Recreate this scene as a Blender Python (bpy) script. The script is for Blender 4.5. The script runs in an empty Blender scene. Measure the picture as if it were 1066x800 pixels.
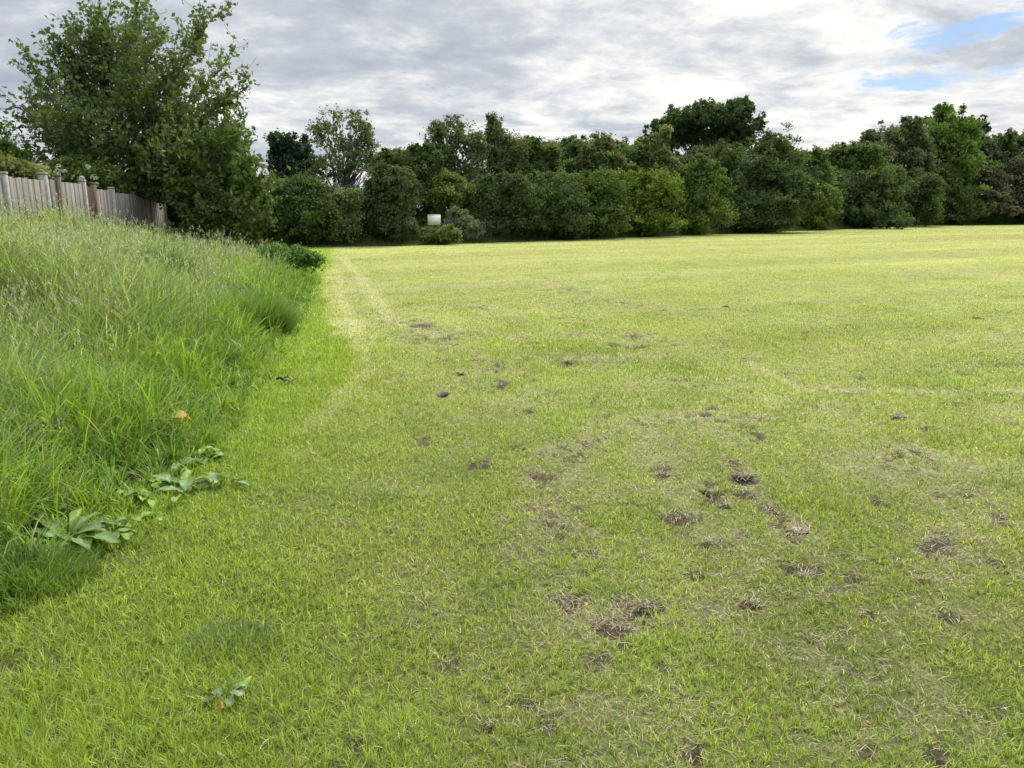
import bpy, math, random
import numpy as np
from mathutils import Vector

C = bpy.context.scene.collection
PI = math.pi
R = math.radians

# ------------------------------------------------------------------ camera
PITCH, YAW, FPX, HC = R(12.7), R(12.9), 800.0, 1.65
cam_d = bpy.data.cameras.new('camera')
cam = bpy.data.objects.new('camera', cam_d)
C.objects.link(cam)
cam.location = (0, 0, HC)
cam.rotation_euler = (PI / 2 - PITCH, 0, -YAW)
cam_d.sensor_width = 36.0
cam_d.lens = 36.0 * FPX / 1066.0
cam_d.clip_start, cam_d.clip_end = 0.05, 12000
bpy.context.scene.camera = cam

# ------------------------------------------------------------------ light and exposure
SUN_EL, SUN_AZ = R(50), R(38)          # azimuth measured from +Y towards +X
sd = bpy.data.lights.new('sun', 'SUN')
sd.energy, sd.angle, sd.color = 2.1, R(12), (1.0, 0.95, 0.85)
sun = bpy.data.objects.new('sun', sd)
C.objects.link(sun)
S = Vector((math.sin(SUN_AZ) * math.cos(SUN_EL), math.cos(SUN_AZ) * math.cos(SUN_EL), math.sin(SUN_EL)))
sun.rotation_euler = S.to_track_quat('Z', 'Y').to_euler()

vs = bpy.context.scene.view_settings
vs.view_transform, vs.look, vs.exposure, vs.gamma = 'Standard', 'None', 1.0, 1.0
vs.use_curve_mapping = False


def pix_dir(px, py):
    """unit direction of a photo pixel (1066 x 800)"""
    a, b = (float(px) - 533) / FPX, (400 - float(py)) / FPX
    cp, sp, cy, sy = math.cos(PITCH), math.sin(PITCH), math.cos(YAW), math.sin(YAW)
    fwd = Vector((sy * cp, cy * cp, -sp))
    rgt = Vector((cy, -sy, 0))
    up = Vector((sy * sp, cy * sp, cp))
    return (fwd + a * rgt + b * up).normalized()


def on_ground(px, py, z=0.0):
    d = pix_dir(px, py)
    t = (float(z) - HC) / d.z
    return Vector((d.x * t, d.y * t, z))


def at_dist(px, py, D):
    """point on the pixel's ray at horizontal distance D"""
    d = pix_dir(px, py)
    t = float(D) / math.hypot(d.x, d.y)
    return Vector((d.x * t, d.y * t, HC + d.z * t))


# ------------------------------------------------------------------ world: nishita sky behind broken cloud
world = bpy.data.worlds.new('World')
bpy.context.scene.world = world
world.use_nodes = True
W = world.node_tree
W.nodes.clear()


class NG:
    """tiny helper to write node graphs"""
    def __init__(s, tree): s.t = tree
    def n(s, typ, **kw):
        nd = s.t.nodes.new(typ)
        for k, v in kw.items(): setattr(nd, k, v)
        return nd
    def put(s, sock, v):
        if isinstance(v, bpy.types.NodeSocket): s.t.links.new(v, sock)
        elif v is not None: sock.default_value = v
    def m(s, op, a, b=None, c=None, clamp=False):
        nd = s.n('ShaderNodeMath', operation=op, use_clamp=clamp)
        for i, v in enumerate((a, b, c)): s.put(nd.inputs[i], v)
        return nd.outputs[0]
    def vm(s, op, a, b=None, out=0):
        nd = s.n('ShaderNodeVectorMath', operation=op)
        s.put(nd.inputs[0], a); s.put(nd.inputs[1], b)
        return nd.outputs[out]
    def noise(s, vec, scale, detail=4, rough=0.55, dist=0.0, lac=2.0):
        nd = s.n('ShaderNodeTexNoise')
        s.put(nd.inputs['Vector'], vec)
        nd.inputs['Scale'].default_value = scale
        nd.inputs['Detail'].default_value = detail
        nd.inputs['Roughness'].default_value = rough
        nd.inputs['Lacunarity'].default_value = lac
        nd.inputs['Distortion'].default_value = dist
        return nd.outputs['Fac']
    def ramp(s, fac, stops, interp='LINEAR'):
        nd = s.n('ShaderNodeValToRGB')
        s.put(nd.inputs[0], fac)
        cr = nd.color_ramp
        cr.interpolation = interp
        while len(cr.elements) < len(stops): cr.elements.new(0.5)
        for e, (p, c) in zip(cr.elements, stops):
            e.position = p
            e.color = (c[0], c[1], c[2], 1) if not isinstance(c, (int, float)) else (c, c, c, 1)
        return nd.outputs[0]
    def mix(s, fac, a, b, blend='MIX'):
        nd = s.n('ShaderNodeMix', data_type='RGBA', blend_type=blend)
        s.put(nd.inputs[0], fac)
        for sock, v in ((nd.inputs[6], a), (nd.inputs[7], b)):
            s.put(sock, v if isinstance(v, bpy.types.NodeSocket) else (v[0], v[1], v[2], 1))
        return nd.outputs[2]
    def smooth(s, v, lo, hi):
        nd = s.n('ShaderNodeMapRange', interpolation_type='SMOOTHSTEP')
        s.put(nd.inputs[0], v)
        nd.inputs[1].default_value, nd.inputs[2].default_value = lo, hi
        nd.inputs[3].default_value, nd.inputs[4].default_value = 0, 1
        return nd.outputs[0]


g = NG(W)
tc = g.n('ShaderNodeTexCoord').outputs['Generated']
dirn = g.vm('NORMALIZE', tc)
sep = g.n('ShaderNodeSeparateXYZ'); g.put(sep.inputs[0], dirn)
dx, dy, dz = sep.outputs
zz = g.m('ADD', g.m('MAXIMUM', dz, 0.0), 0.17)
comb = g.n('ShaderNodeCombineXYZ')
g.put(comb.inputs[0], g.m('DIVIDE', dx, zz)); g.put(comb.inputs[1], g.m('DIVIDE', dy, zz)); comb.inputs[2].default_value = 3.7
uv = comb.outputs[0]
n_big = g.noise(uv, 0.42, 3, 0.5, 0.3)
n_mid = g.noise(uv, 2.1, 9, 0.62, 0.25)
n_fine = g.noise(uv, 6.5, 6, 0.6, 0.3)
shade = g.m('ADD', g.m('MULTIPLY', n_big, 0.5), g.m('ADD', g.m('MULTIPLY', n_mid, 0.80), g.m('MULTIPLY', n_fine, 0.24)))
# cloud is thinner and brighter towards the hidden sun
sdot = g.vm('DOT_PRODUCT', dirn, tuple(pix_dir(850, 90)), out=1)
glow = g.smooth(sdot, 0.72, 1.0)
shade = g.m('ADD', shade, g.m('MULTIPLY', glow, 0.12))
low = g.smooth(dz, 0.16, 0.0)
shade = g.m('ADD', shade, g.m('MULTIPLY', low, 0.05))
cloud = g.ramp(shade, [(0.60, (0.40, 0.46, 0.55)), (0.74, (0.48, 0.54, 0.62)), (0.84, (0.59, 0.64, 0.70)), (0.91, (0.78, 0.80, 0.83)), (1.0, (1.06, 1.04, 1.0))])
high = g.m('ADD', 1.0, g.m('MULTIPLY', g.smooth(dz, 0.30, 0.8), 2.4))      # overcast: the zenith is brighter than the horizon
cloud = g.vm('MULTIPLY', cloud, None)
nd = cloud.node
for k in range(1): g.put(nd.inputs[1], high)
sky = g.n('ShaderNodeTexSky', sky_type='NISHITA', sun_disc=False)
sky.sun_elevation, sky.sun_rotation = SUN_EL, SUN_AZ
sky.air_density, sky.dust_density, sky.ozone_density = 1.0, 1.0, 1.4


def gap(px, py, w, h, tilt):
    """an opening in the cloud round one direction"""
    c = pix_dir(px, py)
    r = c.cross(Vector((0, 0, 1))).normalized()
    u = r.cross(c)
    r2 = r * math.cos(tilt) + u * math.sin(tilt)
    u2 = u * math.cos(tilt) - r * math.sin(tilt)
    a = g.m('DIVIDE', g.vm('DOT_PRODUCT', dirn, tuple(r2), out=1), w)
    b = g.m('DIVIDE', g.vm('DOT_PRODUCT', dirn, tuple(u2), out=1), h)
    q = g.m('SQRT', g.m('ADD', g.m('POWER', a, 2), g.m('POWER', b, 2)))
    return g.m('MULTIPLY', g.m('SUBTRACT', 1.0, q), g.m('GREATER_THAN', g.vm('DOT_PRODUCT', dirn, tuple(c), out=1), 0.5))


gp = g.m('MAXIMUM', gap(1000, 30, 0.105, 0.028, R(13)), gap(970, 82, 0.085, 0.013, R(3)))
gp = g.m('ADD', gp, g.m('MULTIPLY', g.m('SUBTRACT', n_fine, 0.5), 3.6))
gp = g.m('ADD', gp, g.m('MULTIPLY', g.m('SUBTRACT', n_mid, 0.5), 1.2))
gapf = g.m('MULTIPLY', g.smooth(gp, 0.08, 0.85), 0.85)
bg1 = g.n('ShaderNodeBackground'); g.put(bg1.inputs[0], g.vm('MULTIPLY', sky.outputs[0], (.72, .90, 1.12))); bg1.inputs[1].default_value = 0.05
bg2 = g.n('ShaderNodeBackground'); g.put(bg2.inputs[0], cloud); bg2.inputs[1].default_value = 0.495
mx = g.n('ShaderNodeMixShader'); g.put(mx.inputs[0], gapf)
g.put(mx.inputs[1], bg2.outputs[0]); g.put(mx.inputs[2], bg1.outputs[0])
wo = g.n('ShaderNodeOutputWorld'); g.put(wo.inputs[0], mx.outputs[0])

# ------------------------------------------------------------------ numpy helpers
rng = np.random.default_rng(7)


def vnoise(x, y, seed=0):
    xi, yi = np.floor(x).astype(np.int64), np.floor(y).astype(np.int64)
    fx, fy = x - xi, y - yi
    fx, fy = fx * fx * (3 - 2 * fx), fy * fy * (3 - 2 * fy)

    def h(a, b):
        v = (a * 374761393 + b * 668265263 + seed * 1442695041) & 0xFFFFFFFF
        v = ((v ^ (v >> 13)) * 1274126177) & 0xFFFFFFFF
        v = ((v ^ (v >> 16)) * 2246822519) & 0xFFFFFFFF
        return ((v ^ (v >> 15)) & 0xFFFF) / 65535.0
    return (h(xi, yi) * (1 - fx) + h(xi + 1, yi) * fx) * (1 - fy) + (h(xi, yi + 1) * (1 - fx) + h(xi + 1, yi + 1) * fx) * fy


def fbm(x, y, seed=0, oct=4, gain=0.5):
    s, a, t = 0, 1.0, 0
    for k in range(oct):
        s = s + a * vnoise(x * 2 ** k + 17.3 * k, y * 2 ** k - 9.1 * k, seed + k)
        t += a; a *= gain
    return s / t


def sstep(v, lo, hi):
    t = np.clip((v - lo) / (hi - lo), 0, 1)
    return t * t * (3 - 2 * t)


def unit(v):
    return v / np.maximum(np.linalg.norm(v, axis=-1, keepdims=True), 1e-9)


def link_mesh(name, verts, faces, mat, parent=None, col=None, smooth=False):
    """faces: list of int arrays (n,k), k = 3 or 4; col: (nverts,3)"""
    me = bpy.data.meshes.new(name)
    verts = np.ascontiguousarray(verts, dtype=np.float32)
    me.vertices.add(len(verts)); me.vertices.foreach_set('co', verts.ravel())
    faces = [np.asarray(f, dtype=np.int32) for f in faces if len(f)]
    loops = np.concatenate([f.ravel() for f in faces])
    tot = np.concatenate([np.full(len(f), f.shape[1], np.int32) for f in faces])
    st = np.concatenate([[0], np.cumsum(tot)[:-1]]).astype(np.int32)
    me.loops.add(len(loops)); me.loops.foreach_set('vertex_index', loops)
    me.polygons.add(len(tot)); me.polygons.foreach_set('loop_start', st); me.polygons.foreach_set('loop_total', tot)
    if smooth: me.polygons.foreach_set('use_smooth', np.ones(len(tot), bool))
    if col is not None:
        at = me.color_attributes.new('Col', 'FLOAT_COLOR', 'POINT')
        c4 = np.ones((len(verts), 4), np.float32); c4[:, :3] = col
        at.data.foreach_set('color', c4.ravel())
    me.update(calc_edges=True); me.validate()
    if mat: me.materials.append(mat)
    o = bpy.data.objects.new(name, me)
    C.objects.link(o)
    if parent: o.parent = parent
    return o


class MB:
    """collects tubes, boxes and strips into ONE mesh"""
    def __init__(s): s.v, s.q, s.t, s.c, s.n = [], [], [], [], 0
    def add(s, v, q=None, t=None, col=(1, 1, 1)):
        v = np.asarray(v, float)
        s.v.append(v)
        if q is not None and len(q): s.q.append(np.asarray(q) + s.n)
        if t is not None and len(t): s.t.append(np.asarray(t) + s.n)
        col = np.asarray(col, float)
        s.c.append(np.broadcast_to(col, (len(v), 3)))
        s.n += len(v)
    def tube(s, pts, rad, sides=6, col=(1, 1, 1), cap=True):
        pts = np.asarray(pts, float); m = len(pts)
        rad = np.broadcast_to(np.asarray(rad, float), (m,))
        d = unit(np.gradient(pts, axis=0))
        ref = np.array([0, 0, 1.0]) if abs(d[:, 2].mean()) < 0.8 else np.array([1.0, 0, 0])
        u = unit(np.cross(d, ref)); w = np.cross(d, u)
        a = np.linspace(0, 2 * PI, sides, endpoint=False)
        ring = pts[:, None] + rad[:, None, None] * (np.cos(a)[None, :, None] * u[:, None] + np.sin(a)[None, :, None] * w[:, None])
        v = ring.reshape(-1, 3)
        i = np.arange(m - 1)[:, None] * sides; j = np.arange(sides)[None]; k = (j + 1) % sides
        q = np.stack([i + j, i + k, i + sides + k, i + sides + j], -1).reshape(-1, 4)
        t = None
        if cap:
            v = np.vstack([v, pts[-1:]])
            b = (m - 1) * sides
            t = np.array([[b + x, b + (x + 1) % sides, m * sides] for x in range(sides)])
        s.add(v, q, t, col)
    def box(s, c, hx, hy, hz, rz=0.0, col=(1, 1, 1), lean=(0, 0)):
        p = np.array([[sx * hx, sy * hy, sz * hz] for sz in (-1, 1) for sx, sy in ((-1, -1), (1, -1), (1, 1), (-1, 1))], float)
        p[:, 0] += lean[0] * (p[:, 2] > 0); p[:, 1] += lean[1] * (p[:, 2] > 0)
        cr, sr = math.cos(rz), math.sin(rz)
        p = np.stack([p[:, 0] * cr - p[:, 1] * sr, p[:, 0] * sr + p[:, 1] * cr, p[:, 2]], -1) + np.asarray(c, float)
        s.add(p, [[3, 2, 1, 0], [4, 5, 6, 7], [0, 1, 5, 4], [1, 2, 6, 5], [2, 3, 7, 6], [3, 0, 4, 7]], None, col)
    def build(s, name, mat, parent=None, smooth=False):
        f = []
        if s.q: f.append(np.concatenate(s.q))
        if s.t: f.append(np.concatenate(s.t))
        return link_mesh(name, np.concatenate(s.v), f, mat, parent, np.concatenate(s.c), smooth)


def tag(o, label=None, cat=None, group=None, kind=None):
    for k, v in (('label', label), ('category', cat), ('group', group), ('kind', kind)):
        if v: o[k] = v
    return o


def empty(name, loc=(0, 0, 0)):
    o = bpy.data.objects.new(name, None)
    o.location = loc
    C.objects.link(o)
    return o


# ------------------------------------------------------------------ materials
def leaf_mat(name, trans=0.3, rough=0.5, spec=0.25, vary=0.0):
    m = bpy.data.materials.new(name); m.use_nodes = True
    t = m.node_tree; t.nodes.clear(); q = NG(t)
    a = q.n('ShaderNodeAttribute', attribute_name='Col').outputs['Color']
    if vary:
        co = q.n('ShaderNodeTexCoord').outputs['Object']
        n = q.noise(co, vary, 3)
        a = q.mix(1.0, a, q.ramp(n, [(0.3, 0.75), (0.7, 1.25)]), 'MULTIPLY')
    b = q.n('ShaderNodeBsdfPrincipled')
    q.put(b.inputs['Base Color'], a); b.inputs['Roughness'].default_value = rough
    b.inputs['Specular IOR Level'].default_value = spec
    tr = q.n('ShaderNodeBsdfTranslucent')
    q.put(tr.inputs[0], q.mix(1.0, a, (1.25, 1.3, 0.55), 'MULTIPLY'))
    mx = q.n('ShaderNodeMixShader'); mx.inputs[0].default_value = trans
    q.put(mx.inputs[1], b.outputs[0]); q.put(mx.inputs[2], tr.outputs[0])
    o = q.n('ShaderNodeOutputMaterial'); q.put(o.inputs[0], mx.outputs[0])
    return m


def attr_mat(name, rough=0.9, scale=(1, 1, 1), nscale=20.0, lo=0.7, hi=1.25, bump=0.0, spec=0.2):
    """colour attribute times stretched noise"""
    m = bpy.data.materials.new(name); m.use_nodes = True
    t = m.node_tree; t.nodes.clear(); q = NG(t)
    a = q.n('ShaderNodeAttribute', attribute_name='Col').outputs['Color']
    co = q.vm('MULTIPLY', q.n('ShaderNodeTexCoord').outputs['Object'], scale)
    n = q.noise(co, nscale, 6, 0.6, 0.2)
    c = q.mix(1.0, a, q.ramp(n, [(0.3, lo), (0.7, hi)]), 'MULTIPLY')
    b = q.n('ShaderNodeBsdfPrincipled')
    q.put(b.inputs['Base Color'], c); b.inputs['Roughness'].default_value = rough
    b.inputs['Specular IOR Level'].default_value = spec
    if bump:
        bp = q.n('ShaderNodeBump'); bp.inputs['Strength'].default_value = bump; bp.inputs['Distance'].default_value = 0.02
        q.put(bp.inputs['Height'], n); q.put(b.inputs['Normal'], bp.outputs[0])
    o = q.n('ShaderNodeOutputMaterial'); q.put(o.inputs[0], b.outputs[0])
    return m


M_blade = leaf_mat('grass_blade', 0.42, 0.5, 0.35)
M_long = leaf_mat('long_grass_blade', 0.42, 0.45, 0.4)
M_leaf = leaf_mat('tree_leaf', 0.34, 0.65, 0.14)
M_broad = leaf_mat('broad_leaf', 0.25, 0.5, 0.35, vary=45.0)
M_bark = attr_mat('bark', 0.95, (1, 1, 0.25), 14.0, 0.55, 1.4, 0.6)
M_wood = attr_mat('weathered_board', 0.9, (1, 1, 0.06), 30.0, 0.6, 1.35, 0.3)
M_conc = attr_mat('concrete', 0.9, (1, 1, 1), 12.0, 0.75, 1.2, 0.2)
M_soil = attr_mat('soil', 1.0, (1, 1, 1), 60.0, 0.5, 1.5, 0.8)
M_paint = attr_mat('painted_metal', 0.6, (1, 1, 1), 6.0, 0.9, 1.06)

# ------------------------------------------------------------------ terrain
EDGE_Y = np.array([-30, 0, 2.0, 3.0, 3.8, 5.5, 9.0, 14, 20, 24, 30, 36, 60])
EDGE_X = np.array([-2.4, -2.0, -1.66, -1.48, -1.22, -0.88, -0.68, -0.50, -0.42, -0.8, -2.0, -3.5, -12])
BH_Y = np.array([-50, 10, 13, 18.6, 25, 33, 42])
BH_Z = np.array([1.16, 1.16, 1.13, 0.90, 0.54, 0.22, 0.0])
TL_PX = np.array([-300, 180, 270, 330, 430, 530, 700, 850, 960, 1066, 1300])
TL_PY = np.array([259.5, 259.5, 259, 258, 256, 252, 246, 240, 234.8, 233.5, 232.5])


def edge_x(y):
    return np.interp(y, EDGE_Y, EDGE_X) + 0.12 * (fbm(np.asarray(y, float) * 1.3, 0 * np.asarray(y, float), 5, 3) - 0.5)


def height(x, y):
    x, y = np.asarray(x, float), np.asarray(y, float)
    s = edge_x(y) - x
    z = np.interp(y, BH_Y, BH_Z) * sstep(s, -0.1, 4.4)
    near = 1 - sstep(np.hypot(x, y), 12, 40)
    z = z + near * (0.05 * (fbm(x * 0.5, y * 0.5, 11, 3) - 0.5) + 0.035 * (fbm(x * 3.2, y * 3.2, 12, 3) - 0.5))
    z = z + 0.06 * (fbm(x * 0.11, y * 0.11, 13, 2) - 0.5) * sstep(np.hypot(x, y), 4, 10)
    return z


def h1(x, y):
    return float(height(np.array([x]), np.array([y]))[0])


def drop(px, py):
    """terrain point under a photo pixel"""
    p = on_ground(px, py)
    for k in range(12):
        p = on_ground(px, py, min(h1(p.x, p.y), 1.4) * 0.6 + p.z * 0.4)
    return p


# marks on the turf, read off the photograph: (px, py, half width, half height, weight)
SOIL = [(640, 655, 26, 11, 1.2), (650, 673, 12, 7, 1), (680, 632, 20, 6, 1), (735, 650, 10, 5, 1), (670, 578, 13, 5, .9), (745, 565, 14, 5, .9),
        (840, 593, 25, 7, 1), (830, 553, 17, 6, 1), (775, 497, 17, 7, 1), (775, 513, 14, 6, .9), (800, 528, 12, 6, .9), (815, 540, 12, 6, .9), (780, 628, 15, 5, 1),
        (890, 600, 14, 5, .9), (905, 640, 12, 4, .9), (988, 642, 13, 5, 1), (1036, 585, 11, 6, .9), (545, 735, 18, 7, 1.1),
        (463, 690, 13, 6, 1), (425, 652, 12, 5, .9), (505, 757, 16, 9, .9), (460, 742, 10, 6, .9), (1045, 745, 12, 7, .9),
        (722, 785, 10, 9, .9), (845, 665, 12, 4, .8), (15, 692, 20, 6, 1), (55, 688, 13, 5, 1), (60, 766, 15, 8, 1), (370, 775, 12, 5, .8),
        (690, 700, 12, 5, .8), (575, 545, 20, 6, .7), (605, 575, 18, 5, .8), (600, 530, 14, 5, .6), (975, 790, 14, 7, .8), (935, 435, 10, 2.5, 1),
        (440, 340, 14, 3, .8), (463, 412, 10, 4, .7), (500, 375, 12, 3, .7), (690, 487, 16, 4, .7), (745, 512, 12, 4, .7), (960, 605, 12, 4, .7), (30, 650, 10, 4, .6)]
STRAW = [(570, 510, 16, 6, 1), (578, 490, 20, 22, .8), (580, 465, 18, 9, .8), (555, 572, 60, 24, .75), (605, 556, 40, 18, .8), (690, 472, 55, 28, .7),
         (738, 455, 32, 8, .8), (775, 440, 28, 6, .8), (930, 492, 62, 24, .75), (900, 478, 40, 8, .7), (985, 480, 38, 14, .8), (985, 545, 24, 8, .7), (965, 600, 22, 10, .6),
         (640, 440, 44, 8, .7), (455, 350, 50, 9, .7), (495, 372, 42, 10, .7), (478, 400, 36, 12, .6), (600, 376, 64, 7, .6), (690, 358, 50, 6, .55),
         (650, 320, 46, 7, .6), (570, 318, 50, 6, .5), (352, 305, 9, 24, .8), (358, 335, 8, 10, .6), (835, 300, 60, 5, .4), (700, 290, 90, 4, .4), (450, 280, 60, 4, .4), (900, 408, 90, 3, .6),
         (1010, 409, 60, 3, .5), (810, 388, 20, 5, .6), (840, 430, 60, 4, .55), (880, 395, 40, 3, .3), (510, 740, 60, 22, .5), (640, 730, 110, 40, .5), (430, 600, 60, 30, .35), (800, 600, 90, 30, .5), (930, 730, 110, 40, .5), (560, 640, 70, 26, .4), (980, 640, 80, 20, .4),
         (870, 680, 80, 26, .5), (830, 545, 45, 20, .4), (740, 640, 70, 24, .35), (700, 560, 80, 14, .4), (860, 765, 60, 20, .4), (110, 505, 14, 8, .7), (390, 300, 6, 14, .5), (405, 322, 7, 12, .5), (425, 338, 9, 6, .5)]


def splats(lst, x, y):
    out = np.zeros_like(x)
    wob = 1.1 * (fbm(x * 5, y * 5, 31, 4) - 0.5)
    for px, py, hw, hh, wt in lst:
        c = on_ground(px, py); e = on_ground(px + hw, py); f = on_ground(px, py - hh); k = on_ground(px, py + hh)
        rx = (e - c).length; ry = 0.5 * (f - k).length
        ax = (e - c).normalized(); ay = Vector((-ax.y, ax.x, 0))
        rel_x, rel_y = x - c.x, y - c.y
        sel = np.hypot(rel_x, rel_y) < 2.2 * max(rx, ry)
        if not sel.any(): continue
        u = (rel_x[sel] * ax.x + rel_y[sel] * ax.y) / rx
        v = (rel_x[sel] * ay.x + rel_y[sel] * ay.y) / ry
        val = wt * (1 - sstep(np.hypot(u, v) + wob[sel] * 1.3, 0.35, 1.35))
        out[sel] = np.maximum(out[sel], val)
    return out


# pale mower tracks and trails of scuffed turf: (photo polyline, half width in m, weight)
PALE = [([(345, 280), (347, 300), (352, 322), (362, 348)], .20, .72), ([(356, 268), (370, 282), (382, 298), (393, 316), (408, 334), (440, 346)], .12, .62), ([(362, 348), (378, 372), (372, 396), (345, 425), (310, 450)], .09, .28), ([(780, 378), (835, 407), (940, 409), (1080, 407)], .06, .5), ([(352, 270), (420, 262), (600, 258)], .25, .35)]
TRACKS = [([(410, 334), (440, 352), (485, 372), (530, 386)], .30, .75),
          ([(590, 300), (640, 318), (700, 322)], .40, .7), ([(560, 372), (620, 378), (690, 372)], .34, .8), ([(440, 344), (540, 352), (640, 350), (730, 362)], .30, .65), ([(500, 320), (560, 318), (640, 330)], .30, .6), ([(450, 300), (520, 296), (600, 286)], .35, .55), ([(620, 405), (700, 398), (780, 402)], .22, .6), ([(570, 492), (585, 468), (630, 446), (700, 436), (790, 437)], .16, .9), ([(760, 480), (785, 520), (838, 558)], .12, .8),
          ([(575, 495), (560, 535), (590, 570), (640, 640)], .22, .7), ([(780, 375), (835, 406), (940, 409), (1080, 407)], .12, .6), ([(880, 475), (940, 480), (985, 500), (1000, 560)], .25, .7), ([(600, 600), (680, 630), (760, 640), (900, 600)], .22, .5),
          ([(700, 470), (690, 490), (720, 540), (740, 570)], .2, .6), ([(420, 250), (470, 262), (560, 290), (760, 330), (1066, 372)], .25, .3), ([(520, 252), (700, 275), (1066, 318)], .3, .28), ([(700, 250), (860, 262), (1066, 282)], .35, .25)]
STRIP = [(345, 285), (349, 310), (356, 345), (374, 385), (345, 415), (322, 440), (295, 480), (270, 540), (240, 620), (215, 720), (190, 820)]
_sp = sorted([tuple(on_ground(a, b)[:2])[::-1] for a, b in STRIP])
STRIP_Y = np.array([s[0] for s in _sp]); STRIP_X = np.array([s[1] for s in _sp])


def tracks(x, y, TRACKS=TRACKS):
    out = np.zeros_like(x)
    wob = fbm(x * 2.1, y * 2.1, 33, 3) - .5
    brk = .40 + 1.0 * fbm(x * 4.5, y * 4.5, 34, 3)
    for pl, hw, wt in TRACKS:
        P_ = [on_ground(*p) for p in pl]
        dd = np.full(x.shape, 99.0)
        for a_, b_ in zip(P_[:-1], P_[1:]):
            ex, ey = b_.x - a_.x, b_.y - a_.y
            t = np.clip(((x - a_.x) * ex + (y - a_.y) * ey) / (ex * ex + ey * ey), 0, 1)
            dd = np.minimum(dd, np.hypot(x - a_.x - t * ex, y - a_.y - t * ey))
        out = np.maximum(out, wt * (1 - sstep(dd + wob * hw * 2.2, hw * .5, hw * 1.6)))
    return out * np.clip(brk, 0, 1.3)


def masks(x, y):
    soil = splats(SOIL, x, y) * (.75 + .5 * fbm(x * 12, y * 12, 32, 2))
    fine = fbm(x * 2.2, y * 2.2, 41, 4)
    worn = sstep(np.hypot(x, y), 1, 4) * 0.6 + 0.4
    rnd = sstep(vnoise(x * 3.3, y * 3.3, 43) * 0.6 + fbm(x * 9, y * 9, 44, 2) * 0.4, 0.70, 0.82) * sstep(x - np.interp(y, STRIP_Y, STRIP_X), 0.2, 1.2)
    soil = np.maximum(soil, rnd * 0.75 * (1 - sstep(np.hypot(x, y), 8, 25)))
    straw = splats(STRAW, x, y)
    fray = sstep(fbm(x * 10, y * 10, 45, 3), .36, .62)
    straw = straw * (0.25 + 0.85 * fray)
    tr = tracks(x, y)
    soil = np.maximum(soil, sstep(tr, .35, .8) * sstep(fbm(x * 13, y * 13, 46, 2), .53, .70) * .85 * (np.hypot(x, y) < 34))
    straw = np.maximum(straw, sstep(fine, 0.52, 0.75) * 0.45)
    # long faint mowing and tyre lines across the field
    ln = fbm(x * 0.10 + y * 0.012, y * 1.1 - x * 0.25, 47, 3)
    straw = np.maximum(straw, sstep(ln, 0.5, 0.72) * 0.5 * sstep(np.hypot(x, y), 5, 14))
    strip = 1 - sstep(x - np.interp(y, STRIP_Y, STRIP_X) + 0.25 * (fbm(x * 3, y * 3, 48, 3) - 0.5), -0.12, 0.16)
    strip = strip * (0.35 + 0.65 * sstep(y, 3.0, 5.5))
    strip = np.maximum(strip, .75 * (1 - sstep(x - np.interp(y, STRIP_Y, STRIP_X) + .8 * (fbm(x * 1.2, y * 1.2, 49, 3) - .5), -.2, 1.1)) * (1 - sstep(y, 5, 9)))
    straw = np.maximum(straw * .8 * (1 - 0.85 * strip), tr * (.25 + .7 * fray)); soil = soil * (1 - 0.3 * strip)
    return soil, straw, strip


G_LAWN, G_DRY = np.array([.26, .285, .070]), np.array([.44, .445, .175])
G_STRAW, G_SOIL, G_STRIP = np.array([.36, .315, .19]), np.array([.115, .083, .058]), np.array([.24, .31, .05])
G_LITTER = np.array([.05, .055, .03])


def lerp(a, b, t):
    return a + (b - a) * t[..., None]


def ground_colour(x, y):
    soil, straw, strip = masks(x, y)
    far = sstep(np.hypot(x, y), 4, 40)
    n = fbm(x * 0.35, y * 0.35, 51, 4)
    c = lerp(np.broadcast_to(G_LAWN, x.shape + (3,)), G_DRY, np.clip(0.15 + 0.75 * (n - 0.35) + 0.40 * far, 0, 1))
    c = lerp(c, G_STRIP, strip * 0.9)
    band = fbm(x * .05 + 3, y * .55 - x * .16, 52, 3)      # mowing bands
    c = c * (1 + .5 * (band - .5) * sstep(np.hypot(x, y), 5, 14))[..., None]
    c = lerp(c, np.array([.56, .52, .29]), np.clip(tracks(x, y, PALE), 0, 1) * .85)
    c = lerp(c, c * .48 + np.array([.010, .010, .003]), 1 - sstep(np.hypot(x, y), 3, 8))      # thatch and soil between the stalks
    c = lerp(c, G_STRAW, np.clip(straw, 0, 1) * 0.6)
    c = lerp(c, G_SOIL, sstep(soil, 0.25, 0.8))
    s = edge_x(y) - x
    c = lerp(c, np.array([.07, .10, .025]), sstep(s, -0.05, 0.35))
    return c


def behind_line(x, y):
    """metres beyond the foot of the hedge line (by bearing)"""
    az = np.arctan2(x, y)
    pts = [on_ground(a, b) for a, b in zip(TL_PX, TL_PY)]
    ba = np.array([math.atan2(p.x, p.y) for p in pts]); bd = np.array([math.hypot(p.x, p.y) for p in pts])
    return np.hypot(x, y) - np.interp(az, ba, bd)


def axis(segs):
    out = [segs[0][0]]
    for lo, hi, st0, st1 in segs:
        v, st = lo, st0
        n = max(1, int(round(2 * (hi - lo) / (st0 + st1))))
        w = np.linspace(st0, st1, n); w = w / w.sum() * (hi - lo)
        out += list(lo + np.cumsum(w))
    return np.array(out)


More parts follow.
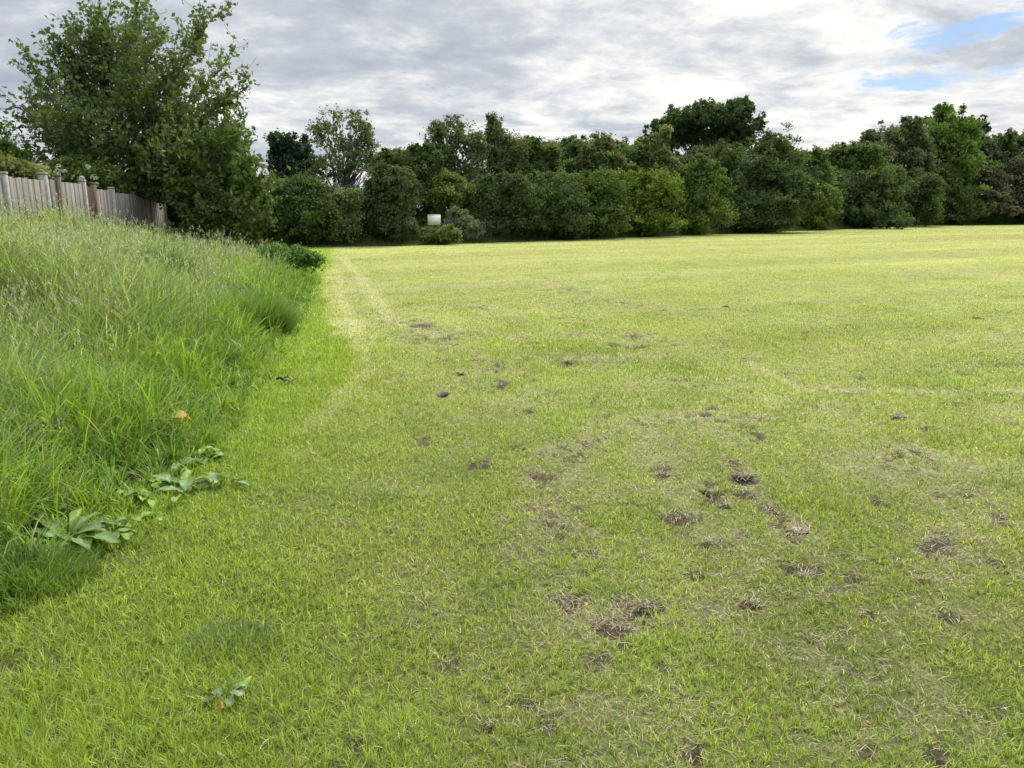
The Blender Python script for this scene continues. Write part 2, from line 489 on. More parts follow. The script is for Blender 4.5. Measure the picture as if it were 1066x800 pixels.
gx = axis([(-4000, -200, 1200, 60), (-200, -20, 40, 2.5), (-20, -6, 1.5, .25), (-6, -1.5, .2, .03), (-1.5, 4.2, .025, .03), (4.2, 12, .04, .2), (12, 60, .3, 2), (60, 250, 3, 40), (250, 4000, 80, 1200)])
gy = axis([(-4000, -60, 1200, 30), (-60, -3, 8, .6), (-3, 1.3, .4, .05), (1.3, 6.5, .025, .04), (6.5, 14, .045, .13), (14, 60, .15, 1.2), (60, 250, 2, 30), (250, 6000, 60, 1500)])
X, Y = np.meshgrid(gx, gy)
soilm, strawm, _ = masks(X, Y)
Z = height(X, Y) - 0.032 * sstep(soilm, 0.3, 0.9) + 0.02 * sstep(soilm, .3, .9) * (fbm(X * 14, Y * 14, 61, 3) - 0.5)
Z += 0.012 * (fbm(X * 11, Y * 11, 62, 3) - 0.5) * (1 - sstep(np.hypot(X, Y), 6, 14))
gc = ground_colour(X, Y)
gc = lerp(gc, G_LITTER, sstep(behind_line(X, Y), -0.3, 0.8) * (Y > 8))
nx, ny = len(gx), len(gy)
i = (np.arange(ny - 1)[:, None] * nx + np.arange(nx - 1)[None]).ravel()
gm = bpy.data.materials.new('turf_ground'); gm.use_nodes = True
gm.node_tree.nodes.clear(); q = NG(gm.node_tree)
a = q.n('ShaderNodeAttribute', attribute_name='Col').outputs['Color']
co = q.n('ShaderNodeTexCoord').outputs['Object']
n1 = q.noise(co, 9.0, 6, 0.7); n2 = q.noise(co, 55.0, 5, 0.7); n3 = q.noise(co, 1.3, 5, 0.65)
c1 = q.mix(1.0, a, q.ramp(n1, [(0.32, (.72, .74, .70)), (0.68, (1.26, 1.22, 1.3))]), 'MULTIPLY')
c1 = q.mix(1.0, c1, q.ramp(n2, [(0.30, (.55, .58, .5)), (0.5, (.98, .98, .96)), (0.70, (1.42, 1.38, 1.45))]), 'MULTIPLY')
c1 = q.mix(1.0, c1, q.ramp(n3, [(0.32, (.84, .86, .82)), (0.68, (1.12, 1.10, 1.14))]), 'MULTIPLY')
b = q.n('ShaderNodeBsdfPrincipled'); q.put(b.inputs['Base Color'], c1)
b.inputs['Roughness'].default_value = 0.95; b.inputs['Specular IOR Level'].default_value = 0.1
bp = q.n('ShaderNodeBump'); bp.inputs['Strength'].default_value = 0.9; bp.inputs['Distance'].default_value = 0.03
q.put(bp.inputs['Height'], q.m('ADD', q.m('MULTIPLY', n1, 1.2), n2)); q.put(b.inputs['Normal'], bp.outputs[0])
o_ = q.n('ShaderNodeOutputMaterial'); q.put(o_.inputs[0], b.outputs[0])
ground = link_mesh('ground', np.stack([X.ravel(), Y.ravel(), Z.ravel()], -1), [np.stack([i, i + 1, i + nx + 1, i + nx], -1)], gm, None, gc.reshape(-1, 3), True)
tag(ground, 'broad mown playing field rising to a grassy bank under the fence', 'field', kind='structure')


# ------------------------------------------------------------------ grass blades
def blades(base, length, width, az, lean, curl, levels, col, tipcol=None, twist=None):
    """arrays -> verts, quads, tris, colours; lean and curl in radians: angle from vertical at foot and added up to the tip"""
    n = len(base)
    t = np.linspace(0, 1, levels + 1)
    ang = lean[:, None] + curl[:, None] * t[None] ** 1.3
    seg = length[:, None] / levels
    hz = np.concatenate([np.zeros((n, 1)), np.cumsum(np.sin(ang[:, :-1]) * seg, 1)], 1)
    vt = np.concatenate([np.zeros((n, 1)), np.cumsum(np.cos(ang[:, :-1]) * seg, 1)], 1)
    dirh = np.stack([np.cos(az), np.sin(az)], -1)
    tw = az + PI / 2 + (0 if twist is None else twist)
    sd = np.stack([np.cos(tw), np.sin(tw)], -1)
    cen = np.concatenate([base[:, None, :2] + hz[..., None] * dirh[:, None], (base[:, 2:3] + vt)[..., None]], -1)
    wprof = np.array([0.7, 1.0, 0.85, 0.6, 0.4, .3, .2])[:levels] if levels > 2 else np.array([0.8, 1.0])[:levels]
    hw = 0.5 * width[:, None] * wprof[None]
    off = np.concatenate([hw[..., None] * sd[:, None], np.zeros((n, levels, 1))], -1)
    L, Rr = cen[:, :levels] - off, cen[:, :levels] + off
    v = np.concatenate([np.stack([L, Rr], 2).reshape(n, levels * 2, 3), cen[:, -1:]], 1)
    k = levels * 2 + 1
    b0 = (np.arange(n) * k)[:, None]
    q = np.concatenate([b0 + np.array([[2 * j, 2 * j + 1, 2 * j + 3, 2 * j + 2]]) for j in range(levels - 1)], 0)
    tr = b0 + np.array([[2 * levels - 2, 2 * levels - 1, 2 * levels]])
    cc = np.repeat(col[:, None], k, 1)
    if tipcol is not None:
        f = np.concatenate([np.repeat(t[:levels], 2), [1.0]])[None, :, None]
        cc = cc + (tipcol[:, None] - cc) * f
    return v.reshape(-1, 3), q, tr, cc.reshape(-1, 3)


def polar(n, d0, d1, p, half=R(45)):
    """points whose density falls off with distance as d^-p"""
    u = rng.random(n); e = 2 - p
    d = (d0 ** e + u * (d1 ** e - d0 ** e)) ** (1 / e)
    a = YAW + (rng.random(n) * 2 - 1) * half
    return d * np.sin(a), d * np.cos(a)


def lawn():
    x, y = polar(1800000, 1.45, 105, 1.62, R(41))
    # gather blades into small tufts
    tx, ty = np.floor(x * 24), np.floor(y * 24)
    jx = (tx + vnoise(tx * 1.0, ty * 1.0, 71)) / 24; jy = (ty + vnoise(tx * 1.0, ty * 1.0, 72)) / 24
    near = 1 - sstep(np.hypot(x, y), 5, 9)
    pull = 0.45 * near
    x, y = x + (jx - x) * pull, y + (jy - y) * pull
    soil, straw, strip = masks(x, y)
    d = np.hypot(x, y)
    thin = fbm(x * 4, y * 4, 73, 3)
    keep = (rng.random(len(x)) > np.clip(1.25 * sstep(soil, 0.15, 0.7), 0, 0.97)) & (rng.random(len(x)) < np.clip(1.75 - 1.6 * (1 - thin) - 0.3 * straw, 0.15, 1))
    keep &= (x > edge_x(y) - 0.25) & (behind_line(x, y) < -0.2)
    x, y, soil, straw, strip, d, thin = [v[keep] for v in (x, y, soil, straw, strip, d, thin)]
    n = len(x)
    base = np.stack([x, y, height(x, y) - 0.004], -1)
    patch = fbm(x * 1.1, y * 1.1, 74, 3)
    ln = (0.024 + 0.022 * rng.random(n) + 0.022 * sstep(patch, 0.52, 0.8)) * (1 - 0.35 * straw) * (1 - 0.25 * sstep(d, 6, 20))
    ln = ln * (1 + 0.5 * strip) * (1 + 0.2 * sstep(d, 5, 2))
    wd = 0.0025 * np.maximum(d / 2.2, 1) ** 0.8 * (0.6 + 0.8 * rng.random(n))
    az = rng.random(n) * 2 * PI
    lean = np.abs(rng.normal(0.70, 0.45, n)); curl = rng.normal(0.5, 0.5, n)
    a = np.array([.258, .362, .066]); bcol = np.array([.395, .415, .125]); dry = np.array([.52, .46, .22]); lush = np.array([.26, .365, .040]); blue = np.array([.10, .20, .05])
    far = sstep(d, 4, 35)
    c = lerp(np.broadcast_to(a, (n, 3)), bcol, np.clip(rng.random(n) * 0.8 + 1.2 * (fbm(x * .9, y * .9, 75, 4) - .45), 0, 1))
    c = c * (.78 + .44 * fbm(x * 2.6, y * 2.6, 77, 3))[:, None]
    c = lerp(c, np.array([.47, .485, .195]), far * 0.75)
    c = lerp(c, blue, 0.40 * sstep(fbm(x * 1.6, y * 1.6, 76, 3), .58, .74))
    c = lerp(c, lush, strip * 0.8)
    c = c * (1 + .5 * (fbm(x * .05 + 3, y * .55 - x * .16, 52, 3) - .5) * sstep(d, 5, 14))[:, None]
    c = lerp(c, np.array([.58, .53, .29]), np.clip(tracks(x, y, PALE), 0, 1) * .8)
    isdry = rng.random(n) < np.clip(0.17 + 0.6 * straw + 0.15 * sstep(soil, .05, .4), 0, .9) * (1 - .7 * strip)
    c[isdry] = dry * (0.6 + 0.6 * rng.random((isdry.sum(), 1)))
    lean[isdry] += 0.5
    vr = .52 - .28 * far[:, None]
    c = c * (1.08 - vr + 2 * vr * rng.random((n, 1)) ** 1.3)
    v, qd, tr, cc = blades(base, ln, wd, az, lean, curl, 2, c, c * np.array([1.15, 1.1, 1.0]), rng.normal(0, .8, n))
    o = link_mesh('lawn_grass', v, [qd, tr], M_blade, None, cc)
    tag(o, 'short mown grass blades covering the whole field', 'grass', kind='stuff')


lawn()


def clippings():
    """pale dry clippings and thatch lying flat"""
    x, y = polar(420000, 1.5, 40, 1.45)
    soil, straw, strip = masks(x, y)
    keep = (rng.random(len(x)) < np.clip(0.95 * straw ** 1.4 + 0.2 * sstep(soil, .2, .5) + 0.015, 0, 1) * (1 - .9 * strip)) & (x > edge_x(y) + .1)
    x, y = x[keep], y[keep]; n = len(x); d = np.hypot(x, y)
    base = np.stack([x, y, height(x, y) + 0.008 + 0.018 * rng.random(n)], -1)
    c = np.array([.52, .45, .29]) * (0.25 + 0.9 * rng.random((n, 1)))
    v, qd, tr, cc = blades(base, 0.02 + 0.035 * rng.random(n), 0.0021 * np.maximum(d / 2.2, 1) ** .8 * np.ones(n), rng.random(n) * 2 * PI, PI / 2 + rng.normal(-.12, .2, n), rng.normal(.2, .3, n), 2, c)
    tag(link_mesh('dry_clippings', v, [qd, tr], M_blade, None, cc), 'pale dry grass clippings lying on the worn turf', 'clippings', kind='stuff')


clippings()


def bank():
    n0 = 170000
    x, y = polar(n0 * 3, 1.8, 34, 1.25, R(48))
    s = edge_x(y) - x
    for px_, py_, r_ in ((70, 568, .24), (190, 510, .26), (222, 452, .14), (174, 460, .10)):      # the dock plants push the grass aside
        pd = on_ground(px_, py_)
        s = np.where((np.hypot(x - pd.x, y - pd.y) < r_) & (rng.random(len(x)) < .8), -9, s)
    keep = (s > -0.06) & (x > -4.9) & (x > -0.62 * y - 0.8)
    x, y, s = x[keep][:n0], y[keep][:n0], s[keep][:n0]
    cl = 6.5      # stalks stand in tufts with gaps between
    tx, ty = np.floor(x * cl), np.floor(y * cl)
    x = x + ((tx + vnoise(tx, ty, 85)) / cl - x) * .55; y = y + ((ty + vnoise(tx, ty, 86)) / cl - y) * .55
    n = len(x); d = np.hypot(x, y)
    base = np.stack([x, y, height(x, y) - .01], -1)
    patch = fbm(x * 0.9, y * 0.9, 81, 4); p2 = fbm(x * 2.3, y * 2.3, 82, 3)
    ramp = sstep(s + .25 * (p2 - .5), -0.08, 0.75)
    ln = (0.10 + ramp * (0.36 + 0.55 * (patch - .2))) * (0.6 + 0.6 * rng.random(n)) * (1 - .25 * sstep(y, 14, 24)) * (1 - .15 * sstep(s, 2.2, 4.2)) * (.42 + 1.1 * fbm(x * 1.5, y * 1.5, 84, 2))
    wd = 0.0060 * np.maximum(d / 3.5, 1) ** 0.75 * (0.6 + 0.8 * rng.random(n))
    fl = fbm(x * 0.7, y * 0.7, 83, 3) * 4 * PI
    az = fl + rng.normal(0, 1.7, n)
    lean = np.abs(rng.normal(0.28, 0.26, n)); curl = np.abs(rng.normal(1.35, 0.7, n))
    a, bc = np.array([.155, .265, .040]), np.array([.255, .36, .080])
    up = sstep(s, .3, 1.6)
    c = lerp(np.broadcast_to(a, (n, 3)), bc, np.clip(.6 * rng.random(n) + .8 * (p2 - .4), 0, 1))
    c = lerp(c, np.array([.34, .425, .175]), up * (0.25 + .55 * sstep(patch, .4, .7)))
    c = lerp(c, np.array([.24, .36, .03]), (1 - up) * sstep(p2, .45, .7) * .8)
    dr = rng.random(n) < 0.07 + .09 * up
    c[dr] = np.array([.45, .42, .24]) * (.6 + .5 * rng.random((dr.sum(), 1)))
    c = c * (0.5 + 1.0 * rng.random((n, 1)) ** 1.3)
    v, qd, tr, cc = blades(base, ln, wd, az, lean, curl, 4, c, c * np.array([1.15, 1.12, 1.05]), rng.normal(0, .9, n))
    tag(link_mesh('long_grass', v, [qd, tr], M_long, None, cc), 'tall unmown grass leaning over the bank below the fence', 'long grass', kind='stuff')
    # flowering heads on thin stems
    m = 6500
    k = rng.choice(n, m * 3, replace=False)
    k = k[(s[k] > .5) & (rng.random(len(k)) < (.15 + .85 * sstep(patch[k], .35, .6)) * sstep(s[k], .3, 1.8))][:m]
    m = len(k)
    bb = base[k].copy(); hgt = ln[k] * .85 + .10 + .12 * rng.random(m)
    az2 = az[k]; le = np.abs(rng.normal(.12, .12, m)); cu = np.abs(rng.normal(.35, .3, m))
    sc = np.tile(np.array([.30, .33, .15]), (m, 1)) * (.7 + .5 * rng.random((m, 1)))
    v1, q1, t1, c1 = blades(bb, hgt, .0022 * np.maximum(d[k] / 3.5, 1) ** .75, az2, le, cu, 3, sc, None, rng.random(m) * PI)
    tip = v1.reshape(m, 7, 3)[:, -1]
    vs_, qs_, ts_, cs_ = [v1], [q1], [t1], [c1]; off = len(v1)
    for j in range(5):        # spikelets round the tip
        bj = tip + np.stack([rng.normal(0, .006, m), rng.normal(0, .006, m), -.012 * j * np.ones(m) - .01], -1)
        hc = np.tile(np.array([.44, .46, .33]), (m, 1)) * (.6 + .6 * rng.random((m, 1)))
        vj, qj, tj, cj = blades(bj, .020 + .024 * rng.random(m), .0046 * np.maximum(d[k] / 4, 1) ** .6, az2 + rng.normal(0, 1.2, m), .5 + .4 * rng.random(m), .5 + 0 * le, 2, hc)
        vs_.append(vj); qs_.append(qj + off); ts_.append(tj + off); cs_.append(cj); off += len(vj)
    tag(link_mesh('grass_seed_heads', np.concatenate(vs_), [np.concatenate(qs_), np.concatenate(ts_)], M_long, None, np.concatenate(cs_)),
        'pale feathery seed heads above the tall bank grass', 'seed heads', kind='stuff')


bank()


def tussock(px, py, rad, hgt, n, col, label, droop=1.0):
    p = drop(px, py)
    r = rad * np.sqrt(rng.random(n)); th = rng.random(n) * 2 * PI
    x, y = r * np.cos(th), r * np.sin(th) * .8
    base = np.stack([x, y, height(x + p.x, y + p.y) - p.z - .01], -1)
    d = math.hypot(p.x, p.y)
    c = np.asarray(col) * (.65 + .6 * rng.random((n, 1)))
    az = th + rng.normal(0, .7, n)
    v, qd, tr, cc = blades(base, hgt * (.55 + .6 * rng.random(n)) * (1 - .4 * (r / rad) ** 2), .0042 * max(d / 3.2, 1) ** .75 * (.7 + .6 * rng.random(n)),
                           az, .1 + .7 * r / rad * rng.random(n), droop * np.abs(rng.normal(.9, .5, n)), 4, c, c * 1.15, rng.normal(0, .8, n))
    o = link_mesh('grass_tussock', v, [qd, tr], M_long, None, cc)
    o.location = p
    tag(o, label, 'grass tussock')


tussock(240, 672, .20, .065, 1300, (.15, .22, .085), 'low blue-green grass tussock standing alone on the mown lawn')
tussock(22, 605, .30, .17, 2400, (.17, .25, .06), 'dark green lawn tussock below the large dock plant at the bank foot')
tussock(268, 345, .42, .62, 3400, (.16, .25, .065), 'tall dark rounded grass tussock at the outer edge of the bank', .8)
tussock(175, 302, .40, .75, 2200, (.13, .20, .055), 'dark grass tussock halfway up the bank among pale seed heads', .8)
tussock(292, 282, .55, .60, 3600, (.17, .25, .07), 'grass tussock mixed into the bramble clump on the tip of the bank', .8)


# ------------------------------------------------------------------ leaves
def leaf_cards(pos, size, nrm, axis_, col, asp=0.55):
    """rhombic leaves folded a little along the midrib"""
    n = len(pos)
    a = unit(axis_ - (axis_ * nrm).sum(-1, keepdims=True) * nrm)
    b = np.cross(nrm, a)
    s = size[:, None]
    v = np.stack([pos - a * s * .5, pos + b * s * asp * .5 + nrm * s * .10 - a * s * .04, pos + a * s * .5 - nrm * s * .06, pos - b * s * asp * .5 + nrm * s * .10 - a * s * .04], 1)
    k = (np.arange(n) * 4)[:, None]
    t = np.concatenate([k + np.array([[0, 1, 2]]), k + np.array([[0, 2, 3]])], 0)
    return v.reshape(-1, 3), t, np.repeat(col, 4, 0)


def rand_dir(n):
    return unit(rng.normal(size=(n, 3)))


BARK = {'grey': (.16, .14, .12), 'dark': (.07, .06, .05), 'pale': (.34, .32, .28)}


def tree(name, label, cat, group, D, base_px, base_py, lobes, col, n, leaf=None, dens=1.0, bark='dark', clump=1.0, stems=1, limb_n=16, up=0.35, droop=0.0, wood_name='trunk', tint=None, grounded=True, asp=.55, warm=0.25, hh=None, depthk=.85, fill=1.0, wide=1.0):
    """crown lobes are (px, py, half width, half height) seen at distance D; they become real ellipsoids there"""
    bp = at_dist(base_px, base_py, D)
    bz = h1(bp.x, bp.y) if hh is None else hh
    root = empty(name, (bp.x, bp.y, bz)); tag(root, label, cat, group)
    o = np.array([bp.x, bp.y, bz])
    fw = unit(np.array([bp.x, bp.y, 0.0])); rt = np.array([fw[1], -fw[0], 0]); upv = np.array([0, 0, 1.0])
    lobes = [(a_, b_, c_ * wide, d_) for a_, b_, c_, d_ in lobes]
    mpp = D / math.cos(math.atan((base_px - 533) / FPX)) / FPX * 0.985
    leaf = leaf or max(.075, D * .0032)
    n = int(n * 2.5); col = np.asarray(col) * np.array([2.50, 2.32, 2.35])
    L = []
    for (cx, cy, rx, ry) in lobes:
        p = np.array(at_dist(cx, cy, D)) - o
        L.append((p + fw * rng.normal(0, .25) * rx * mpp, rx * mpp, max(rx * mpp * depthk, .3), ry * mpp))
    sub = []
    for (p, rx, rd, rz) in L:      # every bough is a main mass and a few smaller ones round its rim
        sub.append((p, rx * .84, rd * .84, rz * .84))
        for k in range(4):
            a_ = rng.uniform(-.5, PI + .5); e_ = rng.normal(0, .6)
            sub.append((p + rt * rx * .72 * math.cos(a_) + upv * rz * .74 * math.sin(a_) + fw * rd * .6 * e_, rx * rng.uniform(.28, .5), rd * rng.uniform(.28, .5), rz * rng.uniform(.28, .52)))
    L = sub
    w = np.array([l[1] * l[3] for l in L]); w = w / w.sum()
    P, N, A, Sx, Cc = [], [], [], [], []
    limb_targets = []
    for (c, rx, rd, rz), wt in zip(L, w):
        nl = int(n * wt)
        rc = clump * (0.16 * (rx * rz) ** .5 + .10)
        nc = max(10, int(nl / 50))
        dv = rand_dir(nc); dv[:, 2] = dv[:, 2] * .95 + .04
        rr = (.30 + .70 * rng.random(nc) ** .45)
        # lumpy outline: some directions bulge, others are bitten in
        fr = rng.normal(size=(5, 3)) * 2.0; ph = rng.random(5) * 6.28
        lump = 1 + .13 * np.sin(dv @ fr.T + ph).sum(-1) / 1.6
        cc = c + 1.06 * (rr * lump)[:, None] * (dv[:, :1] * rx * rt + dv[:, 1:2] * rd * fw + dv[:, 2:3] * rz * upv)
        shoot = rng.random(nc) < .16
        cc[shoot] = c + (cc[shoot] - c) * rng.uniform(1.0, 1.17, (shoot.sum(), 1)) + np.array([0, 0, .1 * rz])
        if grounded: cc[:, 2] = np.maximum(cc[:, 2], .12 + .2 * rng.random(nc))
        limb_targets.append(cc[rng.choice(nc, min(nc, max(2, int(limb_n * wt))), replace=False)])
        which = rng.integers(0, nc, nl)
        crad = rc * (.55 + .8 * rng.random(nc))
        crad[shoot] *= .6
        g_ = rng.normal(size=(nl, 3)) * np.array([.62, .62, .5])
        ps = cc[which] + g_ * crad[which][:, None]
        if droop: ps[:, 2] -= droop * np.abs(rng.normal(0, 1, nl)) * crad[which]
        if grounded: ps[:, 2] = np.maximum(ps[:, 2], .03 + .1 * rng.random(nl))
        out = unit(ps - c)
        nr = unit(.8 * rand_dir(nl) + .55 * out + up * upv)
        ax = unit(rand_dir(nl) + .4 * out + np.array([0, 0, .35 - droop]))
        cvar = (.72 + .55 * rng.random((nc, 1)))[which] * (.8 + .4 * rng.random((nl, 1)))
        yel = rng.random((nc, 1))[which] * warm
        cb = np.asarray(col) * cvar
        cb = cb * (1 + yel * np.array([.62, .42, -.1]))
        if tint is not None:
            tm = (rng.random(nc) < tint[1])[which]
            cb[tm] = np.asarray(tint[0]) * (.75 + .5 * rng.random((tm.sum(), 1)))
        sz = leaf * (.6 + .8 * rng.random(nl))
        P.append(ps); N.append(nr); A.append(ax); Cc.append(cb); Sx.append(sz)
        # foliage inside the lobe, so that the middle closes up
        ni = int(nl * .22 * fill)
        if ni:
            di = rand_dir(ni) * (.75 * rng.random((ni, 1)) ** .5)
            pi_ = c + di[:, :1] * rx * rt + di[:, 1:2] * rd * fw + di[:, 2:3] * rz * upv
            if grounded: pi_[:, 2] = np.maximum(pi_[:, 2], .05 + .3 * rng.random(ni))
            P.append(pi_); N.append(rand_dir(ni)); A.append(rand_dir(ni)); Cc.append(np.asarray(col) * (.7 + .5 * rng.random((ni, 1)))); Sx.append(leaf * (1.5 + rng.random(ni)))
    v, t, cc = leaf_cards(np.concatenate(P), np.concatenate(Sx), np.concatenate(N), np.concatenate(A), np.concatenate(Cc), asp)
    # wood: trunk(s) and limbs running to clumps
    mb = MB(); top = max(l[0][2] + .5 * l[3] for l in L); cen = np.average([l[0] for l in L], axis=0, weights=w)
    tg = np.concatenate(limb_targets)
    r0 = np.clip(.020 * (top + .5), .012, .30) / math.sqrt(stems)
    bc = np.asarray(BARK[bark])
    for s in range(stems):
        b0 = np.array([rng.normal(0, .12 * (stems > 1)), rng.normal(0, .12 * (stems > 1)), -.06])
        tp = cen * np.array([.85, .85, 1]) + np.array([rng.normal(0, .05 * top), rng.normal(0, .05 * top), .25 * abs(top - cen[2])])
        ts = np.linspace(0, 1, 8)[:, None]
        pl = b0 + (tp - b0) * ts + np.sin(ts * PI) * np.array([rng.normal(0, .12), rng.normal(0, .12), 0]) * top * .15
        mb.tube(pl, r0 * (1 - .82 * ts[:, 0]) * (1 + .5 * (ts[:, 0] == 0)), 8, bc * (.8 + .4 * rng.random()))
        for e in tg[s::stems]:
            f = np.clip((e[2] / max(tp[2], .1)) * .55 - .05 + rng.normal(0, .06), .12, .92)
            st = b0 + (tp - b0) * f
            u = np.linspace(0, 1, 6)[:, None]
            ln = np.linalg.norm(e - st)
            pl2 = st + (e - st) * u + np.array([0, 0, .16 * ln]) * np.sin(u * PI) * u + rng.normal(0, .03 * ln, (6, 3)) * u * (1 - u) * 3
            mb.tube(pl2, np.maximum(r0 * .36 * (1 - f * .6) * (1 - .85 * u[:, 0]), .006), 5, bc * (.8 + .4 * rng.random()))
    mb.build(wood_name, M_bark, root, True)
    link_mesh('crown', v, [t], M_leaf, root, cc)
    return root


def yb(px):
    return float(np.interp(px, TL_PX, TL_PY))


def dline(px):
    p = on_ground(px, yb(px))
    return math.hypot(p.x, p.y)


# ------------------------------------------------------------------ timber fence along the top of the bank
FX = -4.70
posts_y = [3.5, 5.4, 7.3, 9.2, 11.15, 13.1, 14.85, 15.4, 16.9, 17.6, 18.9, 20.85, 22.55, 24.35, 26.2]
post_kind = ['c', 'c', 'c', 'c', 'c', 'c', 'c', 'w', 'c', 'w', 'c', 'd', 'd', 'd', 'd']
top_z = [2.16, 2.16, 2.16, 2.15, 2.15, 2.14, 2.21, 2.2, 2.17, 2.14, 2.09, 2.05, 1.94, 1.86, 1.76]
panel_col = [(.275, .25, .215)] * 6 + [(.23, .205, .175)] + [(.285, .26, .225)] + [(.085, .055, .042)] + [(.28, .255, .22)] + [(.28, .27, .24)] + [(.24, .21, .18), (.25, .22, .185), (.25, .22, .185)]
fence = empty('garden_fence', (FX, 14, h1(FX, 14)))
tag(fence, 'weathered grey board fence with concrete posts along the top of the grassy bank', 'fence')
fo = np.array(fence.location)
for k, (y0, kd) in enumerate(zip(posts_y, post_kind)):
    mb = MB(); zb = h1(FX, y0) - .25; zt = top_z[k] + (.035 if kd != 'd' else .02)
    cl = {'c': (.29, .275, .245), 'w': (.16, .115, .09), 'd': (.15, .125, .105)}[kd]
    hw = .055 if kd == 'c' else .045
    lean = (rng.normal(0, .015), rng.normal(0, .02))
    mb.box(np.array([FX, y0, (zb + zt) / 2]) - fo, hw, hw, (zt - zb) / 2, 0, cl, lean)
    mb.box(np.array([FX + lean[0], y0 + lean[1], zt + .018]) - fo, hw * 1.0 + .004, hw + .004, .018, 0, np.array(cl) * 1.1)
    if kd == 'c' and k == 8:      # rounded finial stones
        th = np.linspace(0, PI, 7)
        mb.tube(np.array([[FX + lean[0], y0 + lean[1], zt + .06 - .05 * math.cos(x)] for x in th]) - fo, .052 * np.sin(th) + .004, 8, np.array(cl) * 1.15)
    pst = mb.build('post', M_conc if kd == 'c' else M_wood, fence)
    if kd == 'c': pst['label'] = 'pale concrete fence post'
    elif kd == 'w': pst['label'] = 'dark brown timber fence post'
for k in range(len(posts_y) - 1):
    ya, yc = posts_y[k] + .05, posts_y[k + 1] - .05
    za, zc = top_z[k], top_z[k + 1]
    mb = MB(); nb = max(3, int((yc - ya) / .118)); base_c = np.array(panel_col[k])
    bwid = (yc - ya) / nb
    for j in range(nb):
        yy = ya + (j + .5) * bwid; f = (j + .5) / nb
        zt = min(za, zc) + (abs(za - zc) * .5 if k < 11 else za + (zc - za) * f - min(za, zc)) - .03 + rng.normal(0, .006)
        zb = h1(FX, yy) - .05
        mb.box(np.array([FX + .008 * (j % 2) + rng.normal(0, .002), yy, (zt + zb) / 2]) - fo, .009, bwid * .535, (zt - zb) / 2, rng.normal(0, .008), base_c * (.70 + .16 * rng.random()), (0, rng.normal(0, .004)))
    for zz_ in (.25, .8):
        mb.box(np.array([FX - .035, (ya + yc) / 2, h1(FX, (ya + yc) / 2) + zz_]) - fo, .02, (yc - ya) / 2, .03, 0, base_c * .8)
    pn = mb.build('panel', M_wood, fence)
    if k == 8: pn['label'] = 'narrow dark brown board panel'
    elif k == 10: pn['label'] = 'smoother pale grey board panel'

